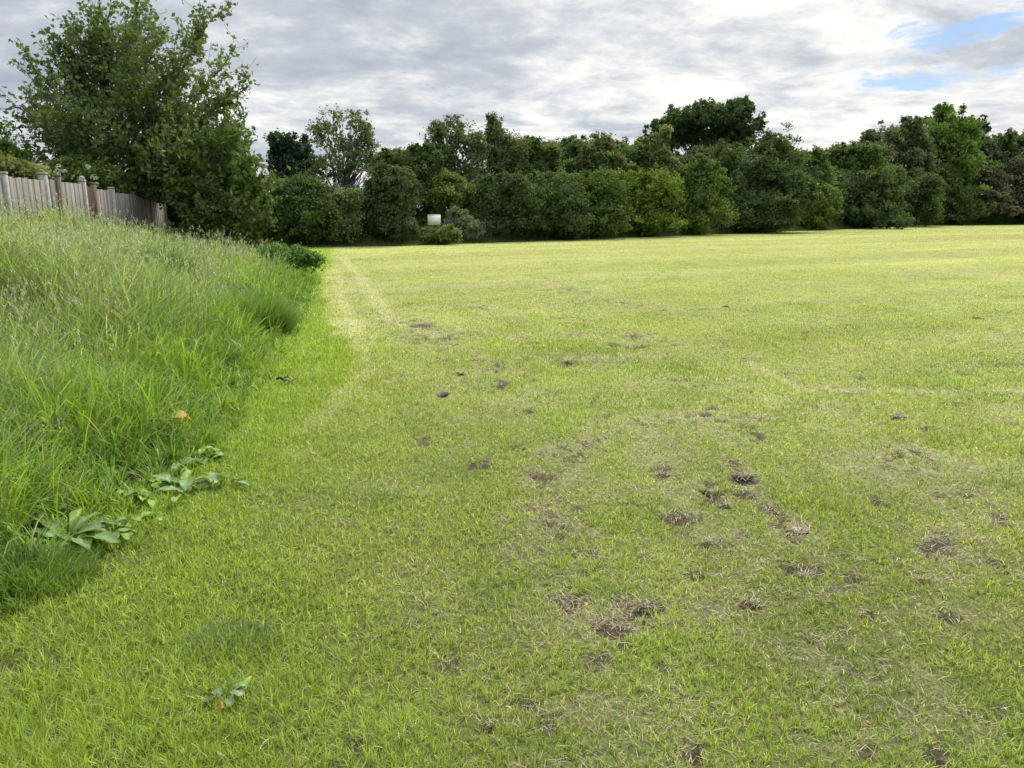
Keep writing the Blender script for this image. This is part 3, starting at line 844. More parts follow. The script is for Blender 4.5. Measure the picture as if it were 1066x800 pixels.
# ------------------------------------------------------------------ the big tree beside the fence: grown twig by twig
def grown_tree(name, label, cat, bx, by, trunk, trad, spec, tones, leaf, dens, tw, masses=()):
    """a tree grown limb by limb; spec rows: start on the trunk 0..1, azimuth from +X, elevation, length"""
    bz = h1(bx, by)
    root = empty(name, (bx, by, bz))
    tag(root, label, cat)
    o = np.array([bx, by, bz]); mb = MB(); P, A, Cl, Sz = [], [], [], []
    bc = np.array(BARK['grey'])
    trunk = np.array(trunk, float)
    mb.tube(trunk, trad, 9, bc)

    def along(pl, t):
        t = np.asarray(t) * (len(pl) - 1); i0 = np.clip(t.astype(int), 0, len(pl) - 2); f = (t - i0)[:, None]
        return pl[i0] * (1 - f) + pl[i0 + 1] * f

    def leaves(pl, cnt, spread, tone):
        t = .12 + .9 * rng.random(cnt) ** .8
        p = along(pl, np.clip(t, 0, 1)) + rng.normal(0, spread, (cnt, 3)) + np.array([0, 0, -.015])
        ax = unit(rand_dir(cnt) + np.array([0, 0, -.35]))
        P.append(p); A.append(ax); Sz.append(leaf * (.72 + .56 * rng.random(cnt)))
        Cl.append(np.array(tone) * (.75 + .5 * rng.random((cnt, 1))))

    def twig(st, dr, ln, r, tone, cnt, bend=.25):
        u = np.linspace(0, 1, 5)[:, None]
        side = rand_dir(1)[0]
        pl = st + dr * ln * u + (side * .12 + np.array([0, 0, bend])) * ln * u ** 2
        mb.tube(pl, np.maximum(r * (1 - .8 * u[:, 0]), .004), 4, bc * .7)
        leaves(pl, cnt, .055, tone)
        return pl

    limbs = []
    for (hs, az, el, ln) in spec:
        thin = dens * (.62 if el > 46 or 140 < az < 230 else 1.15)
        st = along(trunk, np.array([hs]))[0]
        az, el = R(az + rng.normal(0, 7)), R(el + rng.normal(0, 4))
        dr = np.array([math.cos(az) * math.cos(el), math.sin(az) * math.cos(el), math.sin(el)])
        u = np.linspace(0, 1, 9)[:, None]
        pl = st + dr * ln * u + np.array([0, 0, .18 * ln]) * u ** 2 + np.cumsum(rng.normal(0, .025, (9, 3)), 0) * u
        mb.tube(pl, np.maximum(.055 * (1 - hs * .45) * (1 - .88 * u[:, 0]), .006), 5, bc * .85)
        tone = tones[0] if rng.random() < .6 else tones[1]
        leaves(pl[5:], 24, .07, tone)
        m = int(ln * 8.5)
        for j in range(m):
            t = .16 + .84 * (j + rng.random()) / m
            s2 = along(pl, np.array([t]))[0]
            d2 = unit(.75 * dr + .85 * rand_dir(1)[0] + np.array([0, 0, .28]))
            l2 = tw * (.40 + .66 * rng.random()) * (1.15 - .5 * t)
            p2 = twig(s2, d2, l2, .012, tone, int((12 * l2 + 3) * thin))
            for e in range(int(3 * l2) + 1):
                s3 = along(p2, np.array([.3 + .7 * rng.random()]))[0]
                twig(s3, unit(d2 + .9 * rand_dir(1)[0]), .22 + .3 * rng.random(), .006, tone, 6)
    for (mx_, my_, mz_, r1, r2, nn) in masses:      # inner foliage
        pp_ = rand_dir(nn) * (rng.random((nn, 1)) ** .45) * np.array([r1, r1, r2]) + np.array([mx_, my_, mz_])
        pp_[:, 2] = np.maximum(pp_[:, 2], .05)
        P.append(pp_); A.append(rand_dir(nn)); Sz.append(leaf * (.8 + .6 * rng.random(nn))); Cl.append(np.array(tones[0]) * (.7 + .5 * rng.random((nn, 1))))
    P, A, Sz, Cl = map(np.concatenate, (P, A, Sz, Cl))
    nr = unit(.9 * rand_dir(len(P)) + np.array([0, 0, .5]))
    v, t, cc = leaf_cards(P, Sz, nr, A, Cl, .62)
    mb.build('trunk', M_bark, root, True)
    link_mesh('crown', v, [t], M_leaf, root, cc)



# (start height on trunk 0..1, azimuth deg from +x (photo right) , elevation deg, length)
cherry_spec = [(.15, 0, 20, 3.2), (.2, 200, 22, 2.9), (.25, 40, 30, 3.6), (.25, 130, 25, 3.2), (.3, 170, 35, 3.4), (.3, -30, 32, 3.7), (.3, 260, 28, 3.0), (.35, 10, 34, 3.9),
            (.4, 185, 42, 3.6), (.4, 300, 35, 3.2), (.42, 60, 45, 3.6), (.45, -12, 40, 4.0), (.48, 230, 50, 3.3), (.5, 25, 48, 3.3), (.5, 175, 55, 3.6), (.52, 110, 50, 3.2),
            (.55, -40, 52, 3.2), (.6, 190, 62, 3.5), (.6, 5, 56, 3.0), (.64, 80, 62, 3.0), (.66, 330, 62, 2.9), (.7, 200, 70, 2.9), (.72, 160, 74, 3.0), (.75, 30, 68, 2.6), (.8, 270, 75, 2.3),
            (.85, 180, 80, 2.2), (.85, 0, 78, 2.0), (.9, 90, 82, 1.9), (.35, 215, 30, 3.3), (.22, 320, 18, 3.0), (.28, 285, 20, 2.8), (.2, 250, 12, 2.6), (.24, 345, 15, 3.3), (.18, 225, 15, 2.8), (.1, 10, 6, 3.6), (.1, -25, 4, 3.3), (.12, 35, 8, 3.4), (.16, 60, 10, 3.0), (.14, -8, 12, 4.0)]

CH = []
for (hs, az, el, ln) in cherry_spec:
    hs = .24 + .76 * hs; ln *= .86
    if el < 16: el += 13; hs += .06
    if abs((az + 180) % 360 - 180) < 62: ln *= 1.16
    elif abs(az - 190) < 50: ln *= .76
    if hs > .6: ln *= .88
    CH.append((hs, az, el, ln))
grown_tree('garden_tree', 'tall leafy tree with open upright shoots rising behind the end of the board fence', 'tree', -5.65, 22.3,
           np.array([[0, 0, -.1], [.04, 0, .6], [.10, .05, 1.4], [.12, 0, 2.2], [.2, .05, 3.0], [.15, .1, 3.9], [.2, .0, 4.7]]) * np.array([1, 1, .86]), [.19, .15, .13, .12, .09, .06, .03],
           CH, ((.122, .172, .056), (.165, .225, .070)), .132, .95, 1.0, [(.7, .3, 2.5, 1.7, .8, 1500), (1.8, .2, 2.2, 1.3, .8, 1500)])
MS = [(rng.uniform(.12, .95), k * 137.5, rng.uniform(4, 34) if k < 26 else rng.uniform(35, 75), rng.uniform(.75, 1.2)) for k in range(44)]
grown_tree('maple_shrub', 'bushy bright green shrub spreading down to the bank beside the fence end', 'shrub', -2.5, 20.8,
           [[0, 0, -.1], [.03, .05, .5], [-.05, .05, 1.1], [-.16, 0, 1.7], [-.28, .05, 2.3]], [.08, .07, .06, .045, .02],
           MS, ((.104, .158, .042), (.138, .205, .052)), .140, 2.1, .72, [(-.05, 0, .75, .8, .7, 3600), (-.35, .1, 1.8, .7, .6, 1800)])
tree('dark_undergrowth_shrub', 'dark low shrub in shade between the fence end and the bright green shrub', 'shrub', None, 25.5, 178, 240,
     [(168, 226, 24, 18), (198, 222, 22, 26), (158, 202, 16, 10), (120, 194, 20, 9), (178, 200, 26, 18)], (.026, .044, .015), 6500, .10, stems=4, limb_n=16)
tree('bramble_clump', 'low dark green bramble clump on the tip of the bank', 'bramble', None, 18.6, 303, 278,
     [(300, 268, 16, 9), (317, 271, 12, 8), (285, 266, 12, 7)], (.048, .092, .024), 2600, .08, stems=3, limb_n=14, warm=.1)
eld = tree('elder_bush', 'bush dotted with cream flower heads behind the board fence', 'bush', None, 21.0, 78, 200,
           [(62, 184, 20, 9), (88, 180, 18, 12), (38, 187, 16, 6), (108, 190, 14, 12), (20, 186, 12, 5)], (.055, .085, .022), 5000, .10, stems=3, limb_n=14, hh=.9, grounded=False)
mbf = MB()
eo = np.array(eld.location)
for k in range(46):      # flat-domed heads of tiny cream florets
    c = np.array(at_dist(rng.uniform(20, 104), 195 - 24 * rng.random() ** .8, 20.05 + .5 * rng.random())) - eo
    up_ = unit(np.array([rng.normal(0, .3), -.8, .75]))
    t1 = unit(np.cross(up_, [1.0, .2, 0])); t2 = np.cross(up_, t1)
    hr = rng.uniform(.04, .075)
    for j in range(22):
        th, rr = rng.random() * 6.28, math.sqrt(rng.random())
        cc_ = c + hr * rr * (math.cos(th) * t1 + math.sin(th) * t2) + up_ * hr * .35 * (1 - rr * rr)
        ring = [cc_ + .016 * (math.cos(a_) * t1 + math.sin(a_) * t2) for a_ in np.linspace(0, 2 * PI, 6, endpoint=False)]
        mbf.add(np.vstack([np.array(ring), [cc_ + up_ * .012]]), None, [[a_, (a_ + 1) % 6, 6] for a_ in range(6)], np.array([.54, .54, .36]) * rng.uniform(.8, 1.05))
mbf.build('flowers', M_leaf, eld)
tree('pale_hedge_bush', 'pale yellow-green clipped bush behind the concrete-posted end of the fence', 'bush', None, 17.0, 8, 200,
     [(5, 181, 20, 7), (-25, 178, 26, 10), (26, 183, 12, 5), (40, 186, 8, 4)], (.070, .085, .030), 2500, .09, stems=3, limb_n=10, hh=.9, grounded=False)
tree('garden_tree_behind', 'dark twiggy tree crown entering above the far end of the fence', 'tree', None, 24.0, -60, 200,
     [(-40, 150, 34, 28), (-8, 161, 13, 8)], (.045, .075, .02), 4500, .10, hh=.9, grounded=False, dens=.6)

# ------------------------------------------------------------------ hedge line and the trees behind it
GH, GT = 'shrubs of the hedge along the field edge', 'trees standing behind the hedge line'
DK, MID, OLV, GRY, YEL = (.034, .056, .020), (.042, .070, .022), (.056, .080, .028), (.054, .080, .036), (.085, .115, .022)
# name, label, category, row, extra depth, base px, lobes, colour, leaves, options
spec = [
    ('pine_tree', 'dark blue-green pine with ragged top beside the big garden tree', 'tree', GT, 9, 303, [(298, 150, 13, 17), (313, 166, 15, 20), (291, 176, 12, 22), (306, 192, 22, 22)], (.022, .040, .022), 5200, dict(clump=.8, warm=.05, limb_n=22)),
    ('ash_tree', 'airy grey-green tree with thin bare twigs beside the dark pine', 'tree', GT, 7, 352, [(344, 138, 19, 22), (364, 142, 22, 26), (350, 170, 26, 26), (382, 162, 15, 22), (392, 178, 12, 16)], GRY, 2900, dict(clump=1.0, bark='grey', limb_n=60, fill=.3)),
    ('hawthorn_tree', 'low dark tree rising between the airy grey-green tree and the first birch', 'tree', GT, 6, 425, [(412, 174, 18, 18), (438, 172, 20, 18), (424, 195, 30, 22)], DK, 6500, dict(clump=.8)),
    ('birch_tree', 'pale birch with domed airy crown, first of the birch pair', 'tree', GT, 7, 474, [(470, 146, 23, 24), (484, 160, 22, 30), (458, 165, 16, 26), (474, 195, 28, 22)], GRY, 4800, dict(clump=.95, bark='pale', droop=.5, limb_n=50, fill=.3)),
    ('birch_tree', 'darker pointed birch, second of the birch pair', 'tree', GT, 7, 519, [(516, 144, 15, 20), (522, 164, 24, 28), (512, 188, 26, 26)], (.050, .070, .028), 5400, dict(clump=.95, bark='pale', droop=.5, limb_n=50, fill=.3)),
    ('field_maple', 'mid green round tree just past the pointed birch', 'tree', GT, 7, 556, [(552, 166, 19, 20), (566, 172, 16, 18), (552, 192, 26, 20)], MID, 5500, dict()),
    ('sycamore_tree', 'low dark tree behind the hedge between two lighter crowns', 'tree', GT, 9, 588, [(586, 170, 18, 20), (600, 172, 14, 20), (590, 192, 24, 18)], DK, 5200, dict()),
    ('willow_tree', 'olive brown-tinted tree with upright twigs above the middle hedge', 'tree', GT, 5, 624, [(622, 158, 17, 20), (634, 172, 20, 22), (610, 178, 18, 20)], OLV, 5600, dict(clump=.9, tint=((.13, .12, .05), .3), limb_n=40)),
    ('field_maple', 'grey-green bushy tree between the olive tree and the slim willow', 'tree', GT, 7, 656, [(654, 168, 19, 20), (670, 174, 13, 18), (652, 188, 26, 16)], MID, 5500, dict()),
    ('slim_willow', 'slim pale willow with a narrow upright crown in front of the tall oak', 'tree', GT, 4, 689, [(687, 154, 9, 22), (690, 178, 13, 24)], (.075, .095, .040), 3600, dict(clump=.9, droop=.3, limb_n=24)),
    ('oak_tree', 'tall dark spreading tree standing clear above everything in the hedge line', 'tree', GT, 20, 736, [(704, 134, 22, 21), (728, 122, 26, 18), (757, 124, 28, 19), (774, 134, 20, 18), (735, 141, 42, 13), (698, 148, 14, 13), (768, 150, 22, 15), (742, 158, 22, 10)], (.030, .052, .022), 9600, dict(clump=.72, limb_n=44, stems=3, warm=.08)),
    ('thorn_tree', 'large dark rounded tree bulging out of the hedge below the tall oak', 'tree', GT, 1.5, 792, [(795, 186, 36, 38), (768, 196, 32, 36), (820, 202, 24, 34), (793, 215, 44, 26)], DK, 13000, dict(clump=.8, limb_n=30)),
    ('field_maple', 'mid green tree with thin top shoots next to the large rounded tree', 'tree', GT, 5, 838, [(836, 178, 16, 18), (852, 180, 16, 18), (845, 200, 26, 22)], MID, 4800, dict()),
    ('sycamore_tree', 'dull green spreading tree left of the twin-topped grey trees', 'tree', GT, 6, 882, [(872, 176, 20, 18), (893, 172, 18, 18), (882, 198, 30, 22)], MID, 6000, dict()),
    ('ash_tree', 'grey twin-topped tree touching the tall light green tree', 'tree', GT, 9, 930, [(915, 162, 18, 22), (933, 148, 14, 20), (945, 156, 14, 24), (925, 185, 30, 24)], (.046, .062, .030), 6600, dict(limb_n=36)),
    ('poplar_tree', 'tall light green tree with open top, highest at the far end', 'tree', GT, 7, 975, [(984, 132, 17, 15), (972, 152, 26, 22), (992, 150, 18, 22), (968, 178, 34, 26), (990, 180, 24, 24)], (.058, .095, .024), 8800, dict(clump=.85, limb_n=44)),
    ('cypress_tree', 'narrow dark conifer behind the tall light green tree', 'tree', GT, 9, 1014, [(1014, 142, 9, 13), (1010, 160, 12, 20), (1020, 182, 16, 24)], (.028, .042, .024), 4200, dict(warm=.05)),
    ('hawthorn_tree', 'dark low tree between the narrow conifer and the frame edge', 'tree', GT, 9, 1046, [(1042, 164, 14, 16), (1058, 168, 16, 18), (1048, 188, 24, 20)], DK, 4600, dict()),
    ('hawthorn_tree', 'dark low tree at the last end of the hedge line', 'tree', GT, 9, 1090, [(1080, 166, 16, 18), (1105, 168, 22, 20), (1090, 190, 34, 22)], DK, 4600, dict()),
    ('lime_tree', 'hazy pale green crown filling the skyline between the birch pair and the olive tree', 'tree', GT, 17, 580, [(560, 160, 26, 14), (590, 158, 24, 14), (575, 176, 44, 18)], (.048, .068, .030), 5200, dict(clump=.9)),
    ('lime_tree', 'hazy pale green crown filling the skyline between the olive tree and the tall oak', 'tree', GT, 17, 655, [(645, 158, 22, 14), (668, 160, 20, 14), (656, 178, 36, 18)], (.050, .070, .032), 4800, dict(clump=.9)),
    ('lime_tree', 'hazy pale green crown low behind the hawthorn between airy ash and first birch', 'tree', GT, 16, 432, [(420, 164, 22, 12), (445, 162, 20, 14), (432, 182, 34, 18)], (.048, .068, .030), 4800, dict(clump=.9)),
    ('lime_tree', 'hazy pale green crown behind the dull green spreading tree', 'tree', GT, 16, 868, [(852, 170, 24, 12), (884, 164, 26, 14), (868, 186, 44, 20)], (.046, .066, .030), 5200, dict(clump=.9)),
    ('alder_tree', 'dark backing tree behind the tall light green tree and the conifer', 'tree', GT, 18, 1022, [(1000, 158, 26, 16), (1035, 158, 26, 14), (1020, 180, 54, 22)], (.040, .056, .026), 6000, dict(clump=.9)),
    ('alder_tree', 'dark backing tree low under the crown of the tall oak', 'tree', GT, 14, 745, [(720, 172, 24, 14), (752, 168, 26, 16), (740, 186, 50, 20)], (.040, .056, .026), 6000, dict(clump=.9)),
    # hedge row
    ('hawthorn_shrub', 'dark dense rounded shrub beside the tip of the grassy bank', 'shrub', GH, .8, 307, [(306, 222, 32, 32), (322, 232, 24, 26), (290, 235, 22, 24), (312, 204, 22, 18)], (.030, .052, .016), 9000, dict(warm=.4)),
    ('flowering_shrub', 'shrub with pale creamy blossom among dark neighbours', 'shrub', GH, .8, 352, [(352, 222, 18, 22), (360, 214, 14, 16), (350, 240, 20, 18)], (.055, .080, .028), 5500, dict(tint=((.22, .22, .12), .22))),
    ('holly_shrub', 'largest dense rounded dark shrub standing before the white board', 'shrub', GH, .6, 402, [(400, 214, 32, 40), (386, 230, 26, 28), (414, 232, 19, 26), (405, 192, 24, 20)], (.040, .058, .024), 12000, dict(warm=.15, clump=.75, wide=1.06)),
    ('bramble_clump', 'small olive bramble bush under the white board', 'bramble', GH, .3, 452, [(450, 248, 14, 8), (464, 245, 10, 9), (440, 250, 8, 6)], (.062, .085, .026), 3200, dict()),
    ('elder_shrub', 'yellow-green leafy shrub behind the white board', 'shrub', GH, 4, 462, [(455, 198, 24, 18), (474, 206, 20, 18), (440, 202, 14, 16), (448, 228, 22, 16), (472, 230, 18, 14)], (.050, .074, .022), 7600, dict(warm=.4)),
    ('buddleia_shrub', 'small grey-green shrub with upright pale tips beside the dark mesh fence', 'shrub', GH, .8, 481, [(478, 232, 10, 13), (486, 240, 13, 12), (472, 243, 9, 9)], (.080, .100, .058), 2600, dict(warm=.1)),
    ('hawthorn_shrub', 'dark hedge shrub rising behind the dark mesh fence', 'shrub', GH, 1.4, 522, [(510, 215, 26, 28), (532, 214, 24, 28), (520, 236, 34, 18)], DK, 8200, dict(warm=.2)),
    ('hawthorn_shrub', 'very dark flat-topped hedge shrub below the low dark tree', 'shrub', GH, .8, 566, [(556, 212, 26, 28), (580, 210, 24, 28), (566, 234, 36, 18)], DK, 8600, dict(warm=.3)),
    ('privet_shrub', 'dark green hedge shrub below the olive brown-tinted tree', 'shrub', GH, .8, 612, [(602, 208, 24, 26), (626, 208, 22, 26), (614, 232, 34, 18)], (.036, .062, .016), 8600, dict(warm=.5)),
    ('privet_shrub', 'hedge shrub with yellow-green sunlit top before the slim willow', 'shrub', GH, .8, 664, [(650, 206, 24, 24), (678, 202, 24, 22), (664, 228, 36, 20)], (.048, .078, .016), 9000, dict(warm=.8)),
    ('hazel_shrub', 'mid green hedge shrub below the gap under the tall oak', 'shrub', GH, .8, 716, [(706, 196, 22, 24), (730, 194, 22, 26), (718, 224, 34, 22)], (.042, .070, .018), 8600, dict(warm=.6)),
    ('hazel_shrub', 'low dark hedge shrub at the foot of the large rounded tree', 'shrub', GH, .4, 770, [(756, 224, 24, 18), (784, 226, 22, 16), (810, 226, 18, 16)], DK, 6400, dict()),
    ('laurel_shrub', 'hedge shrub with a bright yellow-green sprig near its top', 'shrub', GH, .8, 846, [(843, 200, 10, 11), (848, 216, 18, 20), (836, 226, 16, 13)], (.052, .080, .018), 4800, dict(tint=((.14, .17, .03), .25))),
    ('hawthorn_shrub', 'dark broad hedge shrub below the dull green spreading tree', 'shrub', GH, .8, 890, [(878, 208, 24, 24), (902, 208, 22, 24), (890, 224, 32, 14)], DK, 7600, dict()),
    ('hawthorn_shrub', 'dark hedge shrub below the grey twin-topped tree', 'shrub', GH, .8, 936, [(926, 206, 22, 24), (948, 208, 20, 22), (938, 222, 30, 12)], DK, 7000, dict()),
    ('hazel_shrub', 'dark green hedge shrub at the foot of the tall light green tree', 'shrub', GH, .8, 980, [(972, 208, 20, 20), (990, 212, 18, 18), (980, 222, 28, 10)], (.038, .060, .020), 5200, dict()),
    ('purple_shrub', 'brownish purple-leaved shrub before the narrow conifer', 'shrub', GH, 2.5, 1018, [(1012, 200, 18, 18), (1026, 204, 16, 18), (1016, 216, 24, 12)], (.050, .052, .032), 4600, dict(warm=.1)),
    ('purple_shrub', 'taller brownish purple-leaved shrub at the last end of the hedge', 'shrub', GH, 2.5, 1054, [(1048, 194, 18, 20), (1064, 196, 18, 20), (1056, 214, 26, 14)], (.054, .053, .034), 5000, dict(warm=.1)),
    ('hawthorn_shrub', 'dark shrub past the purple-leaved shrubs at the hedge end', 'shrub', GH, 2.5, 1100, [(1095, 198, 20, 22), (1120, 198, 22, 22), (1105, 216, 34, 14)], DK, 4200, dict()),
    ('hawthorn_shrub', 'dark shrub hidden behind the big garden tree', 'shrub', GH, 1.5, 250, [(240, 225, 34, 32), (265, 228, 24, 30)], DK, 5200, dict()),
]
for (nm, lab, cat, grp, ex, bpx, lobes, col, n, opt) in spec:
    D = dline(bpx) + ex
    opt = dict(opt)
    if grp == GH: opt.setdefault('stems', 4); opt.setdefault('limb_n', 20); opt.setdefault('wide', 1.22); n = int(n * 1.15); opt.setdefault('wood_name', 'stems')
    if grp == GT and 'fill' not in opt: opt.setdefault('wide', 1.14)
    if nm in ('oak_tree',): opt['grounded'] = False
    tree(nm, lab, cat, grp, D, bpx, yb(bpx), lobes, col, n, **opt)


# rough grass and nettles along the foot of the hedge
def margin():
    n = 120000
    px = rng.uniform(255, 1180, n)
    deep = np.arange(n) > 75000      # a taller belt of undergrowth below the trees
    bd = np.array([dline(p) for p in np.linspace(255, 1180, 200)])
    D0 = np.interp(px, np.linspace(255, 1180, 200), bd)
    right = sstep(px, 945, 985)
    D = D0 + rng.random(n) ** 1.5 * (2.6 + right * 3) - .5 * rng.random(n)
    D = np.where(deep, D0 + 2 + 8 * rng.random(n), D)
    a = np.array([math.atan2(pix_dir(p, 240).x, pix_dir(p, 240).y) for p in np.linspace(255, 1180, 400)])
    az_ = np.interp(px, np.linspace(255, 1180, 400), a)
    x, y = D * np.sin(az_), D * np.cos(az_)
    base = np.stack([x, y, height(x, y) - .02], -1)
    ln = (.10 + .50 * rng.random(n) * sstep(D - D0, -.5, .9) * (.4 + 1.3 * fbm(x * .7, y * .7, 95, 3))) * (1 + 1.6 * right * sstep(D - D0, -.2, 1.5))
    ln = np.where(deep, .5 + .8 * rng.random(n), ln)
    c = lerp(np.tile(np.array([.095, .140, .038]), (n, 1)), np.array([.105, .18, .038]), right)
    c = c * (.6 + .7 * rng.random((n, 1)))
    v, qd, tr, cc = blades(base, ln, np.where(deep, .04, .012) * (D / 30) ** .8, rng.random(n) * 6.28, np.abs(rng.normal(.25, .2, n)), np.abs(rng.normal(.6, .4, n)), 3, c)
    tag(link_mesh('hedge_foot_weeds', v, [qd, tr], M_long, None, cc), 'rough weeds and nettles along the foot of the hedge', 'weeds', kind='stuff')


margin()

# ------------------------------------------------------------------ white board and mesh fence glimpsed in the hedge gap
D = dline(452) + .1
c = at_dist(452, 229, D); zb = h1(c.x, c.y)
sg = empty('white_board', (c.x, c.y, zb)); sg.rotation_euler = (0, 0, -.12)
tag(sg, 'small plain white board on posts glimpsed in the gap between hedge shrubs', 'board')
mb = MB(); hz_ = c.z - zb
mb.box((0, 0, hz_), .32, .012, .26, 0, (.86, .86, .83)); mb.build('panel', M_paint, sg)
mb = MB(); mb.box((0, -.014, hz_ + .245), .325, .006, .018, 0, (.55, .56, .54)); mb.build('top_rail', M_paint, sg)
for sx in (-.24, .24):
    mb = MB(); mb.box((sx, .035, hz_ / 2 + .1), .025, .022, hz_ / 2 + .14, 0, (.16, .17, .16)); mb.build('post', M_paint, sg)

mf_px = [(463, .9), (484, .9), (505, .9), (526, .9), (547, .9)]
pp = [at_dist(a_, yb(a_), dline(a_) + e_) for a_, e_ in mf_px]
mf = empty('mesh_fence', (pp[0].x, pp[0].y, h1(pp[0].x, pp[0].y)))
tag(mf, 'dark green wire mesh fence half hidden in the hedge beside the white board', 'fence')
mo = np.array(mf.location)
for p in pp:
    mb = MB(); zb = h1(p.x, p.y)
    mb.box(np.array([p.x, p.y, zb + .6]) - mo, .03, .03, .65, 0, (.05, .10, .08)); mb.box(np.array([p.x, p.y, zb + 1.26]) - mo, .034, .034, .012, 0, (.05, .10, .08))
    mb.build('post', M_paint, mf)
for a_, b_ in zip(pp[:-1], pp[1:]):
    mb = MB(); zb = h1(a_.x, a_.y)
    for z in np.arange(.06, 1.25, .1):
        mb.tube(np.array([[a_.x, a_.y, zb + z], [b_.x, b_.y, zb + z]]) - mo, .004, 4, (.05, .11, .09))
    for t in np.linspace(0.02, .98, 22):
        p = a_.lerp(b_, t); mb.tube(np.array([[p.x, p.y, zb + .03], [p.x, p.y, zb + 1.25]]) - mo, .004, 4, (.05, .11, .09))
    mb.build('mesh_panel', M_paint, mf)

# ------------------------------------------------------------------ broad-leaved weeds
def dock_leaf(mb, base, az, length, width, el, arch, col, col2=None, wave=.22, roll=0.0):
    length *= .66; width *= .70; col = np.asarray(col) * rng.uniform(.75, 1.2)
    nu, nv = 10, 5
    t = np.linspace(0, 1, nu); s = np.linspace(-1, 1, nv)
    ang = el - arch * t
    seg = length / (nu - 1)
    hz = np.concatenate([[0], np.cumsum(np.cos(ang[:-1]) * seg)]); vt = np.concatenate([[0], np.cumsum(np.sin(ang[:-1]) * seg)])
    petiole = .22
    w = np.where(t < petiole, .05, np.sin(np.clip((t - petiole) / (1 - petiole), 0, 1) ** .75 * PI) ** .7) * width / 2 + .003
    ph = rng.random() * 6.28
    v = []
    for i_ in range(nu):
        for j_ in range(nv):
            lat = s[j_] * w[i_] * (1 + .12 * math.sin(17 * t[i_] + 2 * ph))
            up_ = .35 * abs(s[j_]) * w[i_] + wave * w[i_] * math.sin(9 * t[i_] + ph + 1.5 * s[j_]) * abs(s[j_]) + roll * lat
            fwd_ = hz[i_] + rng.normal(0, .0015)
            v.append([fwd_ * math.cos(az) - lat * math.sin(az), fwd_ * math.sin(az) + lat * math.cos(az), vt[i_] + up_])
    v = np.array(v) + np.asarray(base)
    v[:, 2] += rng.normal(0, .004, len(v)) * np.repeat(t > petiole, nv)
    a_ = (np.arange(nu - 1)[:, None] * nv + np.arange(nv - 1)[None]).ravel()
    cc = np.tile(np.asarray(col, float), (len(v), 1))
    if col2 is not None:
        cc = cc + (np.asarray(col2) - cc) * sstep(np.repeat(t, nv), .35, .8)[:, None]
    cc.reshape(nu, nv, 3)[:, nv // 2] *= 1.35
    cc = cc * (.9 + .2 * rng.random((len(v), 1)))
    mb.add(v, np.stack([a_, a_ + 1, a_ + nv + 1, a_ + nv], -1), None, cc)


def weed(name, px, py, leaves_, label, cat, stem=None):
    p = drop(px, py)
    root = empty(name, p); tag(root, label, cat)
    mb = MB()
    for l in leaves_:
        dock_leaf(mb, *l)
    mb.build('leaves', M_broad, root, True)
    if stem:
        m2 = MB(); m2.tube(np.array(stem), np.linspace(.006, .003, len(stem)), 6, (.16, .12, .05)); m2.build('stem', M_broad, root, True)
    return root


GL, GB = (.15, .23, .065), (.19, .29, .040)
DS = .82
weed('dock_plant', 70, 568, [(((k * 37 % 50 - 25) * .009, (k * 23 % 40 - 20) * .008, .02), k * 2.4, .17 + .02 * (k % 6), .06 + .01 * (k % 4), .35 + .09 * (k % 7), 1.0 + .1 * (k % 5), GL if k % 3 else GB, None, .3) for k in range(15)] + [((0, 0, .02), R(-10), .34, .11, .75, 1.2, GL), ((.02, -.02, .02), R(-50), .36, .12, .65, 1.2, GL), ((.03, 0, .02), R(15), .30, .10, .8, 1.3, GL), ((0, .02, .02), R(80), .30, .10, 1.0, 1.0, GB),
                             ((-.02, 0, .02), R(170), .30, .10, .8, 1.3, GL), ((-.02, -.02, .02), R(215), .30, .11, .6, 1.1, GB), ((0, -.03, .02), R(-100), .24, .10, .5, .9, GB), ((.04, -.03, .02), R(-25), .42, .13, .55, 1.0, GL), ((-.04, .02, .02), R(130), .28, .09, .9, 1.1, GL), ((0, 0, .02), R(45), .34, .10, .95, 1.2, GL)],
     'large dock plant with broad silvery leaves at the foot of the bank', 'dock plant', [(0, 0, 0), (.02, .01, .15), (.02, .03, .30)])
many = []
for k in range(34):
    th = rng.random() * 6.28; rr = .30 * math.sqrt(rng.random())
    many.append(((rr * math.cos(th), rr * math.sin(th), .02), rng.random() * 6.28, .17 + .12 * rng.random(), .06 + .035 * rng.random(), .5 + .6 * rng.random(), 1.2, GL if rng.random() < .6 else GB))
weed('dock_plant', 190, 510, many, 'spreading clump of smaller dock leaves between the orange leaf and the large dock plant', 'dock plant')
for wx, wy, wl in ((218, 482, 'broad-leaved weed at the outer corner of the spreading dock clump'), (128, 556, 'broad-leaved weed between the large dock plant and the spreading clump'), (30, 545, 'broad-leaved weed in the long grass behind the large dock plant')):
    many = []
    for k in range(13):
        th = rng.random() * 6.28; rr = .13 * math.sqrt(rng.random())
        many.append(((rr * math.cos(th), rr * math.sin(th), .02), rng.random() * 6.28, .13 + .10 * rng.random(), .05 + .03 * rng.random(), .4 + .6 * rng.random(), 1.2, GL if rng.random() < .5 else GB))
    weed('dock_plant', wx, wy, many, wl, 'dock plant')
many = []
for k in range(8):
    th = rng.random() * 6.28; rr = .10 * math.sqrt(rng.random())
    many.append(((rr * math.cos(th), rr * math.sin(th), .02), rng.random() * 6.28, .14 + .08 * rng.random(), .05 + .02 * rng.random(), .5 + .5 * rng.random(), 1.2, GL))
weed('dock_plant', 120, 500, many, 'small dock seedling half buried in the tall bank grass', 'dock plant')
many = []
